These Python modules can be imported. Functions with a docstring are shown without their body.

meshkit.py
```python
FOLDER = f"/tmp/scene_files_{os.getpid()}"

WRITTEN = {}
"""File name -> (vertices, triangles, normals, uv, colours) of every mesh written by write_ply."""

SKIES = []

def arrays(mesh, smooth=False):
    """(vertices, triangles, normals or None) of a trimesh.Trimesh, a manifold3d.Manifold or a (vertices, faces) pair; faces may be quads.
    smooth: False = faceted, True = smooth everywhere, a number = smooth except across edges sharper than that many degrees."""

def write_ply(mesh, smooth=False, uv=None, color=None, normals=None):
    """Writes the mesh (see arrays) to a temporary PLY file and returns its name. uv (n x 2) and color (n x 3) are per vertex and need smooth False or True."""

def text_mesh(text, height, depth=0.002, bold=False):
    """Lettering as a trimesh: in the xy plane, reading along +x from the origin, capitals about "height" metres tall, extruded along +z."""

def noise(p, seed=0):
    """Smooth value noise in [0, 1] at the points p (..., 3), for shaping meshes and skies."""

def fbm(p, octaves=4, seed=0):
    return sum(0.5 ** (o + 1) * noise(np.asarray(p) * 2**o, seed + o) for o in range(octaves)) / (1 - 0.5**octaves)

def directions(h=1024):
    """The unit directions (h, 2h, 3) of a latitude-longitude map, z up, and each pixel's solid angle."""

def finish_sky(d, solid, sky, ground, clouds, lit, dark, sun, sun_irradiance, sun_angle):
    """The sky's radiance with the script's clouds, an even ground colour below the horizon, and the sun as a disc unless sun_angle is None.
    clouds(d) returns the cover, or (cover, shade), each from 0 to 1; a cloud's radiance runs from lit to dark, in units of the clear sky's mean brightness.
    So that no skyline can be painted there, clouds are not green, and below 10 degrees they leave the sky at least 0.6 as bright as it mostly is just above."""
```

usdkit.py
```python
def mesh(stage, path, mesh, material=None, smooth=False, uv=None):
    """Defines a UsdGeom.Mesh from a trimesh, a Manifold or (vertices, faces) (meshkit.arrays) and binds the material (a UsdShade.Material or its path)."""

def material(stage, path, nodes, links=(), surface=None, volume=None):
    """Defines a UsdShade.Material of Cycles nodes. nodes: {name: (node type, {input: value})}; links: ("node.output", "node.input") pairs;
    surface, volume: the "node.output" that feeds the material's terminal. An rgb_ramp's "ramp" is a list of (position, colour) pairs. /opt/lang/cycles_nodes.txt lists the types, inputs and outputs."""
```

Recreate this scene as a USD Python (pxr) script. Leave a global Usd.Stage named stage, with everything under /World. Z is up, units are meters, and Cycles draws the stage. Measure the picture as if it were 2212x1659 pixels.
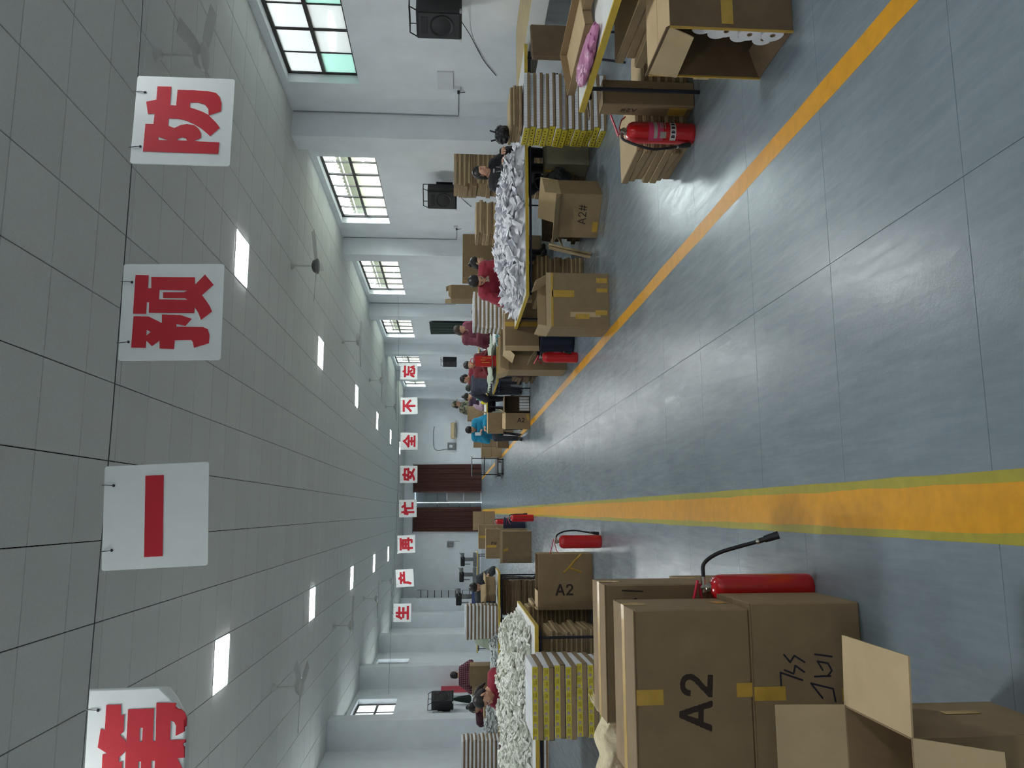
import math, random, json
import numpy as np, trimesh, shapely, manifold3d
from shapely import Polygon, affinity, union_all
import usdkit, meshkit
from pxr import Usd, UsdGeom, UsdLux, UsdShade, Gf, Sdf, Vt

random.seed(7); RNG = np.random.default_rng(7)
stage = Usd.Stage.CreateInMemory()
UsdGeom.SetStageUpAxis(stage, 'Z'); UsdGeom.SetStageMetersPerUnit(stage, 1.0)
UsdGeom.Xform.Define(stage, '/World'); UsdGeom.Scope.Define(stage, '/World/Looks')
# ------------------------------------------------------------------ camera, sky, exposure
# the phone was held on its side: the picture's right is the hall's down
CAM = (0.0, 0.0, 1.54)
WR = np.array([[0.98760762, -0.15677061, 0.00736012], [-0.00409938, -0.07264873, -0.99734916], [0.15688974, 0.98495946, -0.0723911]])  # rows: right, down, forward
FOC = 1730.5
cam = UsdGeom.Camera.Define(stage, '/World/camera')
m4 = Gf.Matrix4d(1.0)
for i, r in enumerate((WR[1], WR[0], -WR[2])):
    m4.SetRow(i, Gf.Vec4d(*map(float, r), 0))
m4.SetRow(3, Gf.Vec4d(*CAM, 1))
cam.AddTransformOp().Set(m4)
cam.CreateHorizontalApertureAttr(36.0); cam.CreateVerticalApertureAttr(27.0)
cam.CreateFocalLengthAttr(36.0 * FOC / 2212); cam.CreateClippingRangeAttr(Gf.Vec2f(0.05, 500))
cam.CreateExposureAttr(0.98)
PANEL = 25.0         # radiance of the ceiling panels
SKY = 5.5            # overcast daylight outside the windows
dome = UsdLux.DomeLight.Define(stage, '/World/sky')
dome.CreateColorAttr(Gf.Vec3f(0.90, 0.97, 1.08)); dome.CreateIntensityAttr(SKY)

def project(p):
    q = WR @ (np.asarray(p, float) - CAM)
    return 1106 + FOC * q[1] / q[2], 1659 - (829.5 + FOC * q[0] / q[2]), q[2]

# ------------------------------------------------------------------ helpers: scene
COUNT = {}
def numbered(parent, name):
    k = COUNT.get((parent, name), 0); COUNT[(parent, name)] = k + 1
    return name if k == 0 else f'{name}_{k:03d}'
def path_of(o): return str(o.GetPath()) if o is not None else '/World'
def tag(o, label=None, cat=None, group=None, kind=None):
    o = o.GetPrim() if hasattr(o, 'GetPrim') else o
    for k, v in (('label', label), ('category', cat), ('group', group), ('kind', kind)):
        if v: o.SetCustomDataByKey(k, v)
    return o
def put(x, loc=(0, 0, 0), rz=0.0, rx=0.0, ry=0.0, s=1.0):
    x.ClearXformOpOrder()
    x.AddTranslateOp().Set(Gf.Vec3d(*map(float, loc))); x.AddRotateXYZOp().Set(Gf.Vec3f(float(rx), float(ry), float(rz)))
    if s != 1.0 : x.AddScaleOp().Set(Gf.Vec3f(s, s, s))
def thing(name, label, cat, loc=(0, 0, 0), rz=0.0, group=None, rx=0.0, ry=0.0, s=1.0):
    x = UsdGeom.Xform.Define(stage, '/World/' + numbered('/World', name)); put(x, loc, rz, rx, ry, s)
    return tag(x, label, cat, group)
def obj(name, mesh, mat, parent=None, smooth=False, label=None, kind=None):
    pp = path_of(parent)
    o = usdkit.mesh(stage, pp + '/' + numbered(pp, name), mesh, MAT[mat], smooth=smooth).GetPrim()
    return tag(o, label, kind=kind)
def struct(name, mesh, mat, label=None): return obj(name, mesh, mat, None, label=label, kind='structure')
def solo(name, mesh, mat, label, cat, group=None, smooth=False, kind=None):
    return tag(obj(name, mesh, mat, None, smooth), label, cat, group, kind)
def dup(root, loc, rz=0.0, label=None, group=None, rx=0.0, ry=0.0, s=1.0):
    was = root.GetCustomData(); base = root.GetName()
    if base[-4:-3] == '_' and base[-3:].isdigit(): base = base[:-4]
    x = UsdGeom.Xform.Define(stage, '/World/' + numbered('/World', base))
    x.GetPrim().GetReferences().AddInternalReference(root.GetPath())
    put(x, loc, rz, rx, ry, s)
    x.GetPrim().SetInstanceable(True)
    return tag(x, label or was.get('label'), was.get('category'), group or was.get('group'))

# ------------------------------------------------------------------ helpers: meshes
def box(x0, x1, y0, y1, z0, z1):
    m = trimesh.creation.box([x1 - x0, y1 - y0, z1 - z0]); m.apply_translation([(x0 + x1) / 2, (y0 + y1) / 2, (z0 + z1) / 2]); return m
BF = None
def cbox(x0, x1, y0, y1, z0, z1, b=0.004):
    """a box with chamfered edges"""
    global BF
    c, h = np.array([(x0 + x1), (y0 + y1), (z0 + z1)]) / 2, np.array([x1 - x0, y1 - y0, z1 - z0]) / 2
    b = min(b, h.min() * 0.45)
    S = np.array([[i, j, k] for i in (-1, 1) for j in (-1, 1) for k in (-1, 1)], float)
    if BF is None:
        v = np.vstack([S * np.where(np.arange(3) == a, 1.0, 0.8) for a in range(3)])
        hull = trimesh.Trimesh(v, scipy_hull(v), process=False); hull.fix_normals(); BF = np.array(hull.faces)
    return trimesh.Trimesh(np.vstack([S * np.where(np.arange(3) == a, h, h - b) for a in range(3)]) + c, BF, process=False)
def scipy_hull(v):
    from scipy.spatial import ConvexHull
    return ConvexHull(v).simplices
def cat(*ms):
    ms = [m for q in ms for m in (q if isinstance(q, (list, tuple)) else [q])]
    return trimesh.util.concatenate(ms) if len(ms) > 1 else ms[0]
def turned(m, deg, axis, at=(0, 0, 0)):
    m = m.copy(); m.apply_transform(trimesh.transformations.rotation_matrix(math.radians(deg), axis, at)); return m
def moved(m, *d): m = m.copy(); m.apply_translation(d); return m
def tube(pts, r, n=8, cap=True):
    pts = np.asarray(pts, float); k = len(pts); rr = np.broadcast_to(np.asarray(r, float), (k,))
    t = np.gradient(pts, axis=0); t /= np.linalg.norm(t, axis=1)[:, None]
    up = np.array([0, 0, 1.0]) if abs(t[0][2]) < 0.9 else np.array([1.0, 0, 0])
    a = np.linspace(0, 2 * np.pi, n, endpoint=False); V = []; u = up
    for i in range(k):
        u = u - t[i] * (u @ t[i]); u /= np.linalg.norm(u); w = np.cross(t[i], u)
        V.append(pts[i] + rr[i] * (np.cos(a)[:, None] * u + np.sin(a)[:, None] * w))
    F = []
    for i in range(k - 1):
        for j in range(n):
            p, q = i * n + j, i * n + (j + 1) % n
            F += [(p, q, q + n), (p, q + n, p + n)]
    V = np.vstack(V)
    if cap:
        c0, c1 = len(V), len(V) + 1; V = np.vstack([V, pts[:1], pts[-1:]])
        for j in range(n):
            F += [(c0, (j + 1) % n, j), (c1, (k - 1) * n + j, (k - 1) * n + (j + 1) % n)]
    return trimesh.Trimesh(V, F, process=False)
def bar(a, b, r, n=8): return tube([a, b], r, n)
def spline(pts, k=8):
    P = np.asarray(pts, float); P = np.vstack([2 * P[0] - P[1], P, 2 * P[-1] - P[-2]]); out = []
    for i in range(1, len(P) - 2):
        for t in np.linspace(0, 1, k, endpoint=False):
            a, b, c, d = P[i - 1:i + 3]
            out.append(0.5 * (2 * b + (c - a) * t + (2 * a - 5 * b + 4 * c - d) * t * t + (3 * b - a - 3 * c + d) * t ** 3))
    return np.array(out + [P[-2]])
def lathe(prof, n=28): return trimesh.creation.revolve(np.asarray(prof, float), sections=n)
def prism(poly, depth, frame):
    """polygon (shapely or points) extruded; frame = origin, u, v of the plane (thickness along u x v)"""
    poly = poly if hasattr(poly, 'geom_type') else Polygon(poly)
    ms = [trimesh.creation.extrude_polygon(g, depth, engine='earcut') for g in getattr(poly, 'geoms', [poly])]
    m = cat(ms); o, u, v = map(np.asarray, frame); T = np.eye(4)
    T[:3, 0], T[:3, 1], T[:3, 2], T[:3, 3] = u, v, np.cross(u, v), o
    m.apply_transform(T); return m
def quad(a, b, c, d, t=0.004):
    """a thin plate through four corners"""
    P = np.array([a, b, c, d], float); n = np.cross(P[1] - P[0], P[3] - P[0]); n /= max(np.linalg.norm(n), 1e-9)
    V = np.vstack([P - n * t / 2, P + n * t / 2])
    F = [(0, 2, 1), (0, 3, 2), (4, 5, 6), (4, 6, 7)] + [f for i in range(4) for f in ((i, (i + 1) % 4, (i + 1) % 4 + 4), (i, (i + 1) % 4 + 4, i + 4))]
    return trimesh.Trimesh(V, F, process=False)
MF = manifold3d.Manifold
ICO = np.array(trimesh.creation.icosphere(2).vertices)
def hull(*sp):
    """convex hull of spheres (x, y, z, r) or ellipsoids (x, y, z, (rx, ry, rz))"""
    return MF.hull_points(np.vstack([ICO * np.asarray(r) + np.array(p) for *p, r in sp]).astype(np.float32))
def tri(man): m = man.to_mesh(); return trimesh.Trimesh(np.array(m.vert_properties[:, :3], float), np.array(m.tri_verts), process=False)
def union(ms): return MF.batch_boolean(ms, manifold3d.OpType.Add)

# ------------------------------------------------------------------ materials
MAT = {}
def lin(r, g, b): return tuple((c / 255 / 12.92 if c <= 10 else ((c / 255 + 0.055) / 1.055) ** 2.4) for c in (r, g, b))
def mat(name, col, rough=0.6, var=0.12, scale=6.0, bump=0.0, bscale=60.0, metal=0.0, spec=0.5, rand=0.0, extra=None):
    """principled with noise mottling, an optional bump and a shift of tone from object to object"""
    c = np.array(col); lo, hi = tuple(c * (1 - var)), tuple(np.minimum(c * (1 + var), 0.95))
    n = {'t': ('texture_coordinate', {}), 'n': ('noise_texture', {'scale': scale, 'detail': 4.0, 'roughness': 0.6}), 'r': ('rgb_ramp', {'ramp': [(0.3, lo), (0.7, hi)]}),
         'p': ('principled_bsdf', {'roughness': rough, 'metallic': metal, 'specular_ior_level': spec, **(extra or {})})}
    l = [('t.object', 'n.vector'), ('n.fac', 'r.fac')]
    src = 'r.color'
    if rand:
        n['o'] = ('object_info', {}); n['rr'] = ('rgb_ramp', {'ramp': [(0, (1 - rand,) * 3), (1, (1.0,) * 3)]}); n['m'] = ('mix', {'mix_type': 'multiply', 'fac': 1.0})
        l += [('o.random', 'rr.fac'), (src, 'm.color1'), ('rr.color', 'm.color2')]; src = 'm.color'
    l.append((src, 'p.base_color'))
    if bump:
        n['b2'] = ('noise_texture', {'scale': bscale, 'detail': 3.0}); n['b'] = ('bump', {'strength': bump, 'distance': 0.01})
        l += [('t.object', 'b2.vector'), ('b2.fac', 'b.height'), ('b.normal', 'p.normal')]
    MAT[name] = usdkit.material(stage, '/World/Looks/' + name, n, l, surface='p.BSDF')
def emit(name, col, s):
    MAT[name] = usdkit.material(stage, '/World/Looks/' + name, {'e': ('emission', {'color': col, 'strength': s})}, [], surface='e.emission')

# floor: worn blue-grey epoxy, scuffed gloss
MAT['epoxy'] = usdkit.material(stage, '/World/Looks/epoxy', {
    'g': ('geometry', {}), 'n1': ('noise_texture', {'scale': 1.1, 'detail': 6.0, 'roughness': 0.65}), 'n2': ('noise_texture', {'scale': 26.0, 'detail': 5.0, 'roughness': 0.75}),
    'mp': ('mapping', {'scale': (7.0, 0.7, 1.0)}), 'n3': ('noise_texture', {'scale': 3.0, 'detail': 5.0, 'roughness': 0.7}),
    'r1': ('rgb_ramp', {'ramp': [(0.3, lin(122, 135, 143)), (0.7, lin(138, 151, 158))]}), 'r2': ('rgb_ramp', {'ramp': [(0.25, (0.92, 0.92, 0.92)), (0.7, (1.0, 1.0, 1.0))]}),
    'm': ('mix', {'mix_type': 'multiply', 'fac': 1.0}), 'rr': ('rgb_ramp', {'ramp': [(0.3, (0.20, 0.20, 0.20)), (0.72, (0.34, 0.34, 0.34))]}),
    'b': ('bump', {'strength': 0.10, 'distance': 0.01}), 'p': ('principled_bsdf', {'specular_ior_level': 0.55})},
    [('g.position', 'n1.vector'), ('g.position', 'n2.vector'), ('g.position', 'mp.vector'), ('mp.vector', 'n3.vector'), ('n1.fac', 'r1.fac'), ('n2.fac', 'r2.fac'), ('r1.color', 'm.color1'), ('r2.color', 'm.color2'),
     ('m.color', 'p.base_color'), ('n3.fac', 'rr.fac'), ('rr.color', 'p.roughness'), ('n2.fac', 'b.height'), ('b.normal', 'p.normal')], surface='p.BSDF')
mat('joint', (0.05, 0.055, 0.06), 0.9)
mat('tape_orange', lin(222, 158, 22), 0.42, 0.10, 14.0)
mat('tape_olive', lin(168, 158, 52), 0.45, 0.10, 14.0)
mat('plaster', lin(228, 234, 238), 0.75, 0.05, 2.0, 0.12, 40.0)
mat('ceiling_tile', lin(214, 217, 214), 0.85, 0.06, 90.0, 0.15, 300.0, rand=0.06)
mat('void', (0.012, 0.012, 0.012), 0.95)
mat('frame_dark', lin(42, 38, 36), 0.5, 0.15)
mat('frame_white', lin(215, 220, 224), 0.4, 0.05)
mat('black_plastic', (0.012, 0.012, 0.014), 0.5, 0.2)
mat('black_metal', (0.02, 0.02, 0.022), 0.4, 0.2, metal=0.3)
mat('grille', (0.03, 0.03, 0.033), 0.6, 0.3, 400.0)
mat('grey_metal', lin(150, 155, 158), 0.35, 0.1, metal=0.8)
mat('machine_grey', lin(120, 124, 124), 0.5, 0.15)
mat('machine_blue', lin(60, 80, 130), 0.5, 0.1)
mat('fan_white', lin(190, 192, 188), 0.4, 0.06)
mat('fan_dark', lin(90, 92, 92), 0.4, 0.1)
mat('cord', (0.05, 0.055, 0.06), 0.6)
mat('conduit', lin(150, 156, 160), 0.6)
mat('board_white', lin(232, 238, 236), 0.45, 0.03)
mat('board_red', lin(196, 26, 44), 0.5, 0.05)
mat('cardboard', lin(150, 127, 94), 0.8, 0.10, 9.0, 0.05, 90.0, rand=0.14)
mat('cardboard_dark', lin(120, 98, 72), 0.8, 0.12, 9.0, rand=0.2)
mat('cardboard_inner', lin(196, 172, 132), 0.8, 0.07, 9.0, rand=0.08)
mat('packing_tape', lin(196, 158, 70), 0.25, 0.12, 20.0)
mat('ink', lin(48, 34, 26), 0.7, 0.2, 30.0)
mat('ink_blue', lin(30, 30, 44), 0.7)
mat('table_white', lin(232, 234, 230), 0.35, 0.04)
mat('table_edge', lin(206, 176, 62), 0.45, 0.12, 12.0)
mat('cardboard_grey', lin(146, 138, 112), 0.8, 0.1)
mat('wood_pale', lin(206, 186, 140), 0.6, 0.12, 10.0)
mat('leg_metal', (0.03, 0.03, 0.045), 0.4, 0.2, metal=0.4)
mat('pouch_white', lin(228, 230, 236), 0.4, 0.05, 30.0, rand=0.12)
mat('pouch_cream', lin(232, 234, 222), 0.35, 0.05, 30.0, rand=0.12)
mat('pouch_grey', lin(205, 212, 210), 0.4, 0.06, 30.0, rand=0.15)
mat('pack_yellow', lin(226, 206, 40), 0.4, 0.1, 30.0, rand=0.12)
mat('pack_teal', lin(70, 150, 150), 0.4, 0.2, 25.0, rand=0.3)
mat('pack_purple', lin(110, 96, 150), 0.35, 0.2, 25.0, rand=0.3)
mat('pack_amber', lin(228, 170, 60), 0.35, 0.15, 25.0, rand=0.2)
mat('paper_white', lin(235, 236, 238), 0.6, 0.03)
mat('label_yellow', lin(204, 186, 52), 0.45, 0.10, 30.0)
mat('label_lilac', lin(168, 150, 150), 0.5, 0.1)
mat('bag_purple', lin(186, 118, 158), 0.35, 0.2, 12.0, 0.5, 25.0)
mat('bag_black', (0.01, 0.011, 0.013), 0.35, 0.3, 12.0, 0.5, 25.0)
mat('cream_fluff', lin(226, 212, 176), 0.9, 0.10, 30.0, 0.7, 45.0)
mat('pink_cord', lin(190, 60, 80), 0.6)
mat('red_paint', lin(196, 22, 28), 0.22, 0.06, 8.0, extra={'coat_weight': 0.4, 'coat_roughness': 0.1})
mat('red_lever', lin(196, 30, 60), 0.4)
mat('chrome', lin(190, 188, 176), 0.25, 0.1, metal=0.9)
mat('sticker', lin(216, 208, 206), 0.5, 0.04)
mat('sticker_pink', lin(206, 60, 100), 0.5, 0.06)
mat('sticker_grey', lin(170, 160, 150), 0.5, 0.08)
mat('rubber', (0.012, 0.012, 0.014), 0.45)
mat('bag_red', lin(206, 30, 32), 0.4, 0.12, 10.0)
mat('gold', lin(224, 170, 70), 0.4)
mat('navy_plastic', lin(32, 38, 62), 0.4, 0.15)
mat('curtain_brown', lin(78, 46, 38), 0.85, 0.15, 8.0, 0.1, 60.0)
mat('curtain_green', lin(32, 50, 44), 0.85, 0.15, 8.0)
mat('door_grey', lin(124, 138, 142), 0.4, 0.06)
mat('red_board', lin(196, 24, 52), 0.5, 0.06)
mat('wall_outside', lin(150, 150, 128), 0.85, 0.15, 3.0)
mat('roof_sheet', lin(120, 118, 110), 0.7, 0.15, 3.0)
mat('ground', lin(130, 130, 125), 0.9, 0.15)
# clothes, skin, hair
mat('skin', lin(206, 160, 132), 0.55, 0.06, 20.0, extra={'subsurface_weight': 0.08})
mat('hair', (0.012, 0.010, 0.010), 0.45, 0.3, 60.0)
mat('hair_brown', (0.03, 0.019, 0.013), 0.45, 0.3, 60.0)
mat('eye_white', lin(225, 220, 215), 0.3); mat('eye_dark', (0.01, 0.008, 0.008), 0.2); mat('lips', lin(178, 96, 90), 0.45)
for n_, c_ in dict(cloth_black=(30, 31, 36), cloth_grey=(150, 154, 158), cloth_red=(142, 30, 52), cloth_darkred=(112, 28, 38), cloth_wine=(96, 26, 48), cloth_burgundy=(66, 20, 38), cloth_navy=(32, 38, 54), cloth_pink=(222, 92, 118),
                   cloth_hotpink=(196, 34, 92), cloth_plum=(54, 34, 58), cloth_mauve=(176, 150, 168), cloth_blue=(22, 140, 178), cloth_sage=(152, 164, 144), cloth_slate=(48, 56, 62), cloth_brown=(96, 76, 66), cloth_teal=(80, 160, 150),
                   fur=(164, 140, 112), fur_pale=(196, 180, 160), trousers=(44, 46, 54), shoes=(36, 34, 34), cloth_olive=(150, 156, 138)).items():
    mat(n_, lin(*c_), 0.8, 0.16, 14.0, 0.35, 22.0, extra={'sheen_weight': 0.15})
MAT['camo'] = usdkit.material(stage, '/World/Looks/camo', {'t': ('texture_coordinate', {}), 'n': ('noise_texture', {'scale': 11.0, 'detail': 2.0, 'distortion': 0.6}),
    'r': ('rgb_ramp', {'interpolate': False, 'ramp': [(0.0, lin(36, 40, 34)), (0.42, lin(92, 94, 70)), (0.52, lin(140, 138, 112)), (0.6, lin(70, 62, 48))]}), 'p': ('principled_bsdf', {'roughness': 0.85})},
    [('t.object', 'n.vector'), ('n.fac', 'r.fac'), ('r.color', 'p.base_color')], surface='p.BSDF')
MAT['plaid'] = usdkit.material(stage, '/World/Looks/plaid', {'t': ('texture_coordinate', {}), 'w': ('wave_texture', {'scale': 7.0, 'bands_direction': 'x', 'distortion': 1.0}), 'w2': ('wave_texture', {'scale': 7.0, 'bands_direction': 'z', 'distortion': 1.0}),
    'a': ('math', {'math_type': 'multiply'}), 'r': ('rgb_ramp', {'ramp': [(0.1, lin(84, 44, 60)), (0.8, lin(186, 124, 132))]}), 'p': ('principled_bsdf', {'roughness': 0.85})},
    [('t.object', 'w.vector'), ('t.object', 'w2.vector'), ('w.fac', 'a.value1'), ('w2.fac', 'a.value2'), ('a.value', 'r.fac'), ('r.color', 'p.base_color')], surface='p.BSDF')
# glass: clear panes and frosted panes, both let daylight through
MAT['glass'] = usdkit.material(stage, '/World/Looks/glass', {'t': ('transparent_bsdf', {'color': (0.86, 0.88, 0.84)}), 'g': ('glossy_bsdf', {'color': (1, 1, 1), 'roughness': 0.03}), 'm': ('mix_closure', {'fac': 0.12})},
    [('t.BSDF', 'm.closure1'), ('g.BSDF', 'm.closure2')], surface='m.closure')
for n_, c_ in dict(frosted=(0.62, 0.63, 0.61), frosted_green=(0.50, 0.66, 0.60)).items():
    MAT[n_] = usdkit.material(stage, '/World/Looks/' + n_, {'d': ('diffuse_bsdf', {'color': c_}), 't': ('translucent_bsdf', {'color': c_}), 'm': ('mix_closure', {'fac': 0.62}), 'f': ('fresnel', {'IOR': 1.45}), 'g': ('glossy_bsdf', {'color': (1, 1, 1), 'roughness': 0.06}), 'm2': ('mix_closure', {})},
        [('d.BSDF', 'm.closure1'), ('t.BSDF', 'm.closure2'), ('f.fac', 'm2.fac'), ('m.closure', 'm2.closure1'), ('g.BSDF', 'm2.closure2')], surface='m2.closure')
emit('panel_light', (0.97, 0.99, 1.0), PANEL)

# ------------------------------------------------------------------ the hall: floor, ceiling, walls
XL, XR, YB, YF, ZC = -5.005, 6.395, -9.0, 44.0, 4.172
fl = struct('floor', box(XL - .3, XR + .3, YB - .3, YF + 3, -0.12, -0.008), 'joint', 'blue-grey epoxy floor with saw-cut joints')
xs = [XL, -2.6, 0.0, 1.0, 3.9, XR]; ys = [YB, -5.0, -1.4, 0.4, 2.2, 3.075, 3.92, 4.83, 5.7, 6.6, 7.5, 8.4, 9.3, 10.2, 12.0, 13.8, 15.6, 18.0, 21.0, 25.0, 30.0, 36.0, YF + 2.9]
for i in range(len(xs) - 1):
    for j in range(len(ys) - 1):
        g = 0.0008
        y0, y1 = ys[j], ys[j + 1]
        if i < 2 and 4 < j < 13: y0, y1 = y0 + 0.39, y1 + 0.39
        if i < 2 and j == 4: y1 += 0.39
        if i < 2 and j == 13: y0 += 0.39
        obj('slab', cbox(xs[i] + g, xs[i + 1] - g, y0 + g, y1 - g, -0.03, 0.0, 0.001), 'epoxy', fl)
def ragged(x0, x1, y0, y1, z, amp, seed, n=150):
    """a strip of tape or paint on the floor with slightly uneven edges"""
    t = np.linspace(0, 1, n) ** 1.6; y = y0 + (y1 - y0) * t
    a = amp * (meshkit.noise(np.c_[y * 7, y * 0, y * 0 + seed]) - .5) * 2; b = amp * (meshkit.noise(np.c_[y * 6, y * 0 + 9, y * 0 + seed]) - .5) * 2
    V = np.vstack([np.c_[x0 + a, y, y * 0 + z], np.c_[x1 + b, y, y * 0 + z], np.c_[x0 + a, y, y * 0 + 1e-4], np.c_[x1 + b, y, y * 0 + 1e-4]])
    F = []
    for i in range(n - 1):
        for p, q in ((0, n), (2 * n, 0), (n, 3 * n)): F += [(p + i, q + i, q + i + 1), (p + i, q + i + 1, p + i + 1)]
    return trimesh.Trimesh(V, F, process=False)
solo('floor_line', ragged(1.682, 1.787, -2, 43.5, .0009, .004, 1), 'tape_orange', 'plain orange-yellow aisle line on the floor beside the right-hand tables', 'floor marking')
cl = thing('floor_line', 'wide orange aisle line edged with olive tape, in the middle of the floor', 'floor marking')
obj('edging', ragged(-.098, .110, -2, 43.5, .0006, .003, 2), 'tape_olive', cl); obj('line', ragged(-.066, .074, -2, 43.5, .0013, .005, 3), 'tape_orange', cl)

LIGHTS = [(x, 9.467 + 6.0 * k) for x in (2.795, -2.005) for k in range(-3, 6)]
ce = struct('ceiling', box(XL - .3, XR + .3, YB - .3, YF + .3, ZC + .03, ZC + .12), 'void', 'suspended ceiling of grey square tiles')
cells = []
for i in range(-14, 5):
    for j in range(-23, 66):
        x, y = 3.395 + .6 * i, 4.667 + .6 * j
        if y < YB - .5 or y > YF - .05 or any(abs(x - a) < .1 and abs(y - b) < .1 for a, b in LIGHTS): continue
        cells.append((x, y, min(y + .6, YF)))
def inview(x, y):
    u, v, d = project((x + .3, y + .3, ZC)); return d > .3 and -60 < u < 2270 and -60 < v < 1720
near = sorted([c for c in cells if inview(*c[:2])], key=lambda c: c[1])[:298]
tile = lambda c: cbox(c[0] + .0035, c[0] + .5965, c[1] + .0035, c[2] - .0035, ZC, ZC + .018, .003)
for c in near: obj('tile', tile(c), 'ceiling_tile', ce)
ns = set(near)
obj('tile_field', cat([tile(c) for c in cells if c not in ns]), 'ceiling_tile', ce, kind='stuff')
wr, wl = [], []
WIN_R = [(8.0 + 5.97 * k, 11.4 + 5.97 * k) for k in range(-1, 6)]; WIN_L = [(13.6 + 5.98 * k, 17.0 + 5.98 * k) for k in range(-2, 5)]
Z0, Z1 = 3.0, 4.06
def pierced(x0, x1, wins):
    ms = [box(x0, x1, YB, YF, -.05, Z0), box(x0, x1, YB, YF, Z1, ZC + .05)]; y = YB
    for a, b in wins: ms.append(box(x0, x1, y, a, Z0, Z1)); y = b
    return cat(ms + [box(x0, x1, y, YF, Z0, Z1)])
struct('wall_right', pierced(XR, XR + .22, WIN_R), 'plaster', 'white plastered right wall with high windows')
struct('wall_left', pierced(XL - .22, XL, WIN_L), 'plaster', 'white plastered left wall with high windows')
DX0, DX1, DZ = -1.03, 2.47, 3.62
struct('wall_back', cat(box(XL, DX0, YF, YF + .2, -.05, ZC + .05), box(DX1, XR, YF, YF + .2, -.05, ZC + .05), box(DX0, DX1, YF, YF + .2, DZ, ZC + .05)), 'plaster', 'far end wall with the wide curtained doorway')
struct('wall_front', box(XL, XR, YB - .2, YB, -.05, ZC + .05), 'plaster')
for k in range(0, 8):
    y = .24 + 6.03 * k
    for x0, x1, side in ((5.97, XR + .02, 'right'), (XL - .02, -4.40, 'left')):
        if side == 'left': y2 = y - .12
        else: y2 = y
        struct('pillar', cbox(x0, x1, y2, y2 + .5, -.02, ZC + .01, .008), 'plaster', f'square white plastered pillar against the {side} wall')
NW = [0]
def window(x, out, a, b, panes, cols, thick):
    """a high steel window: frame, rail, mullions and one pane to each opening; out = +1 on the right wall"""
    NW[0] += 1
    w = thing(f'window_{NW[0]}', None, None, (x + out * .16, a, Z0)); tag(w, kind='structure', label='high dark-framed window')
    L, H, ms = b - a, Z1 - Z0, []
    t = .022
    obj('frame', cat(box(-t, t, 0, L, 0, .045), box(-t, t, 0, L, H - .045, H), box(-t, t, 0, .04, 0, H), box(-t, t, L - .04, L, 0, H)), 'frame_dark', w)
    obj('rail', box(-t, t, .04, L - .04, .50, .55), 'frame_dark', w)
    for c in range(1, cols):
        h = .024 if c in thick else .009
        obj('mullion', box(-t * .8, t * .8, L * c / cols - h, L * c / cols + h, .045, H - .045), 'frame_dark', w)
    for c in range(cols):
        for r in range(2):
            z0, z1 = ((.045, .50), (.55, H - .045))[r]; g = panes[(c * 2 + r) % len(panes)] if isinstance(panes, (list, tuple)) else panes
            obj('pane', box(-.003, .003, L * c / cols + .01, L * (c + 1) / cols - .01, z0, z1), g, w)
for k, (a, b) in enumerate(WIN_R):
    if k < 2: window(XR, 1, a, b, ['frosted', 'frosted', 'frosted', 'frosted', 'frosted_green', 'frosted'] if k == 1 else 'frosted', 6, (2, 4))
    else: window(XR, 1, a, b, 'glass', 6, (2, 4))
for a, b in WIN_L: window(XL, -1, a, b, 'frosted', 4, (1, 3))
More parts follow.
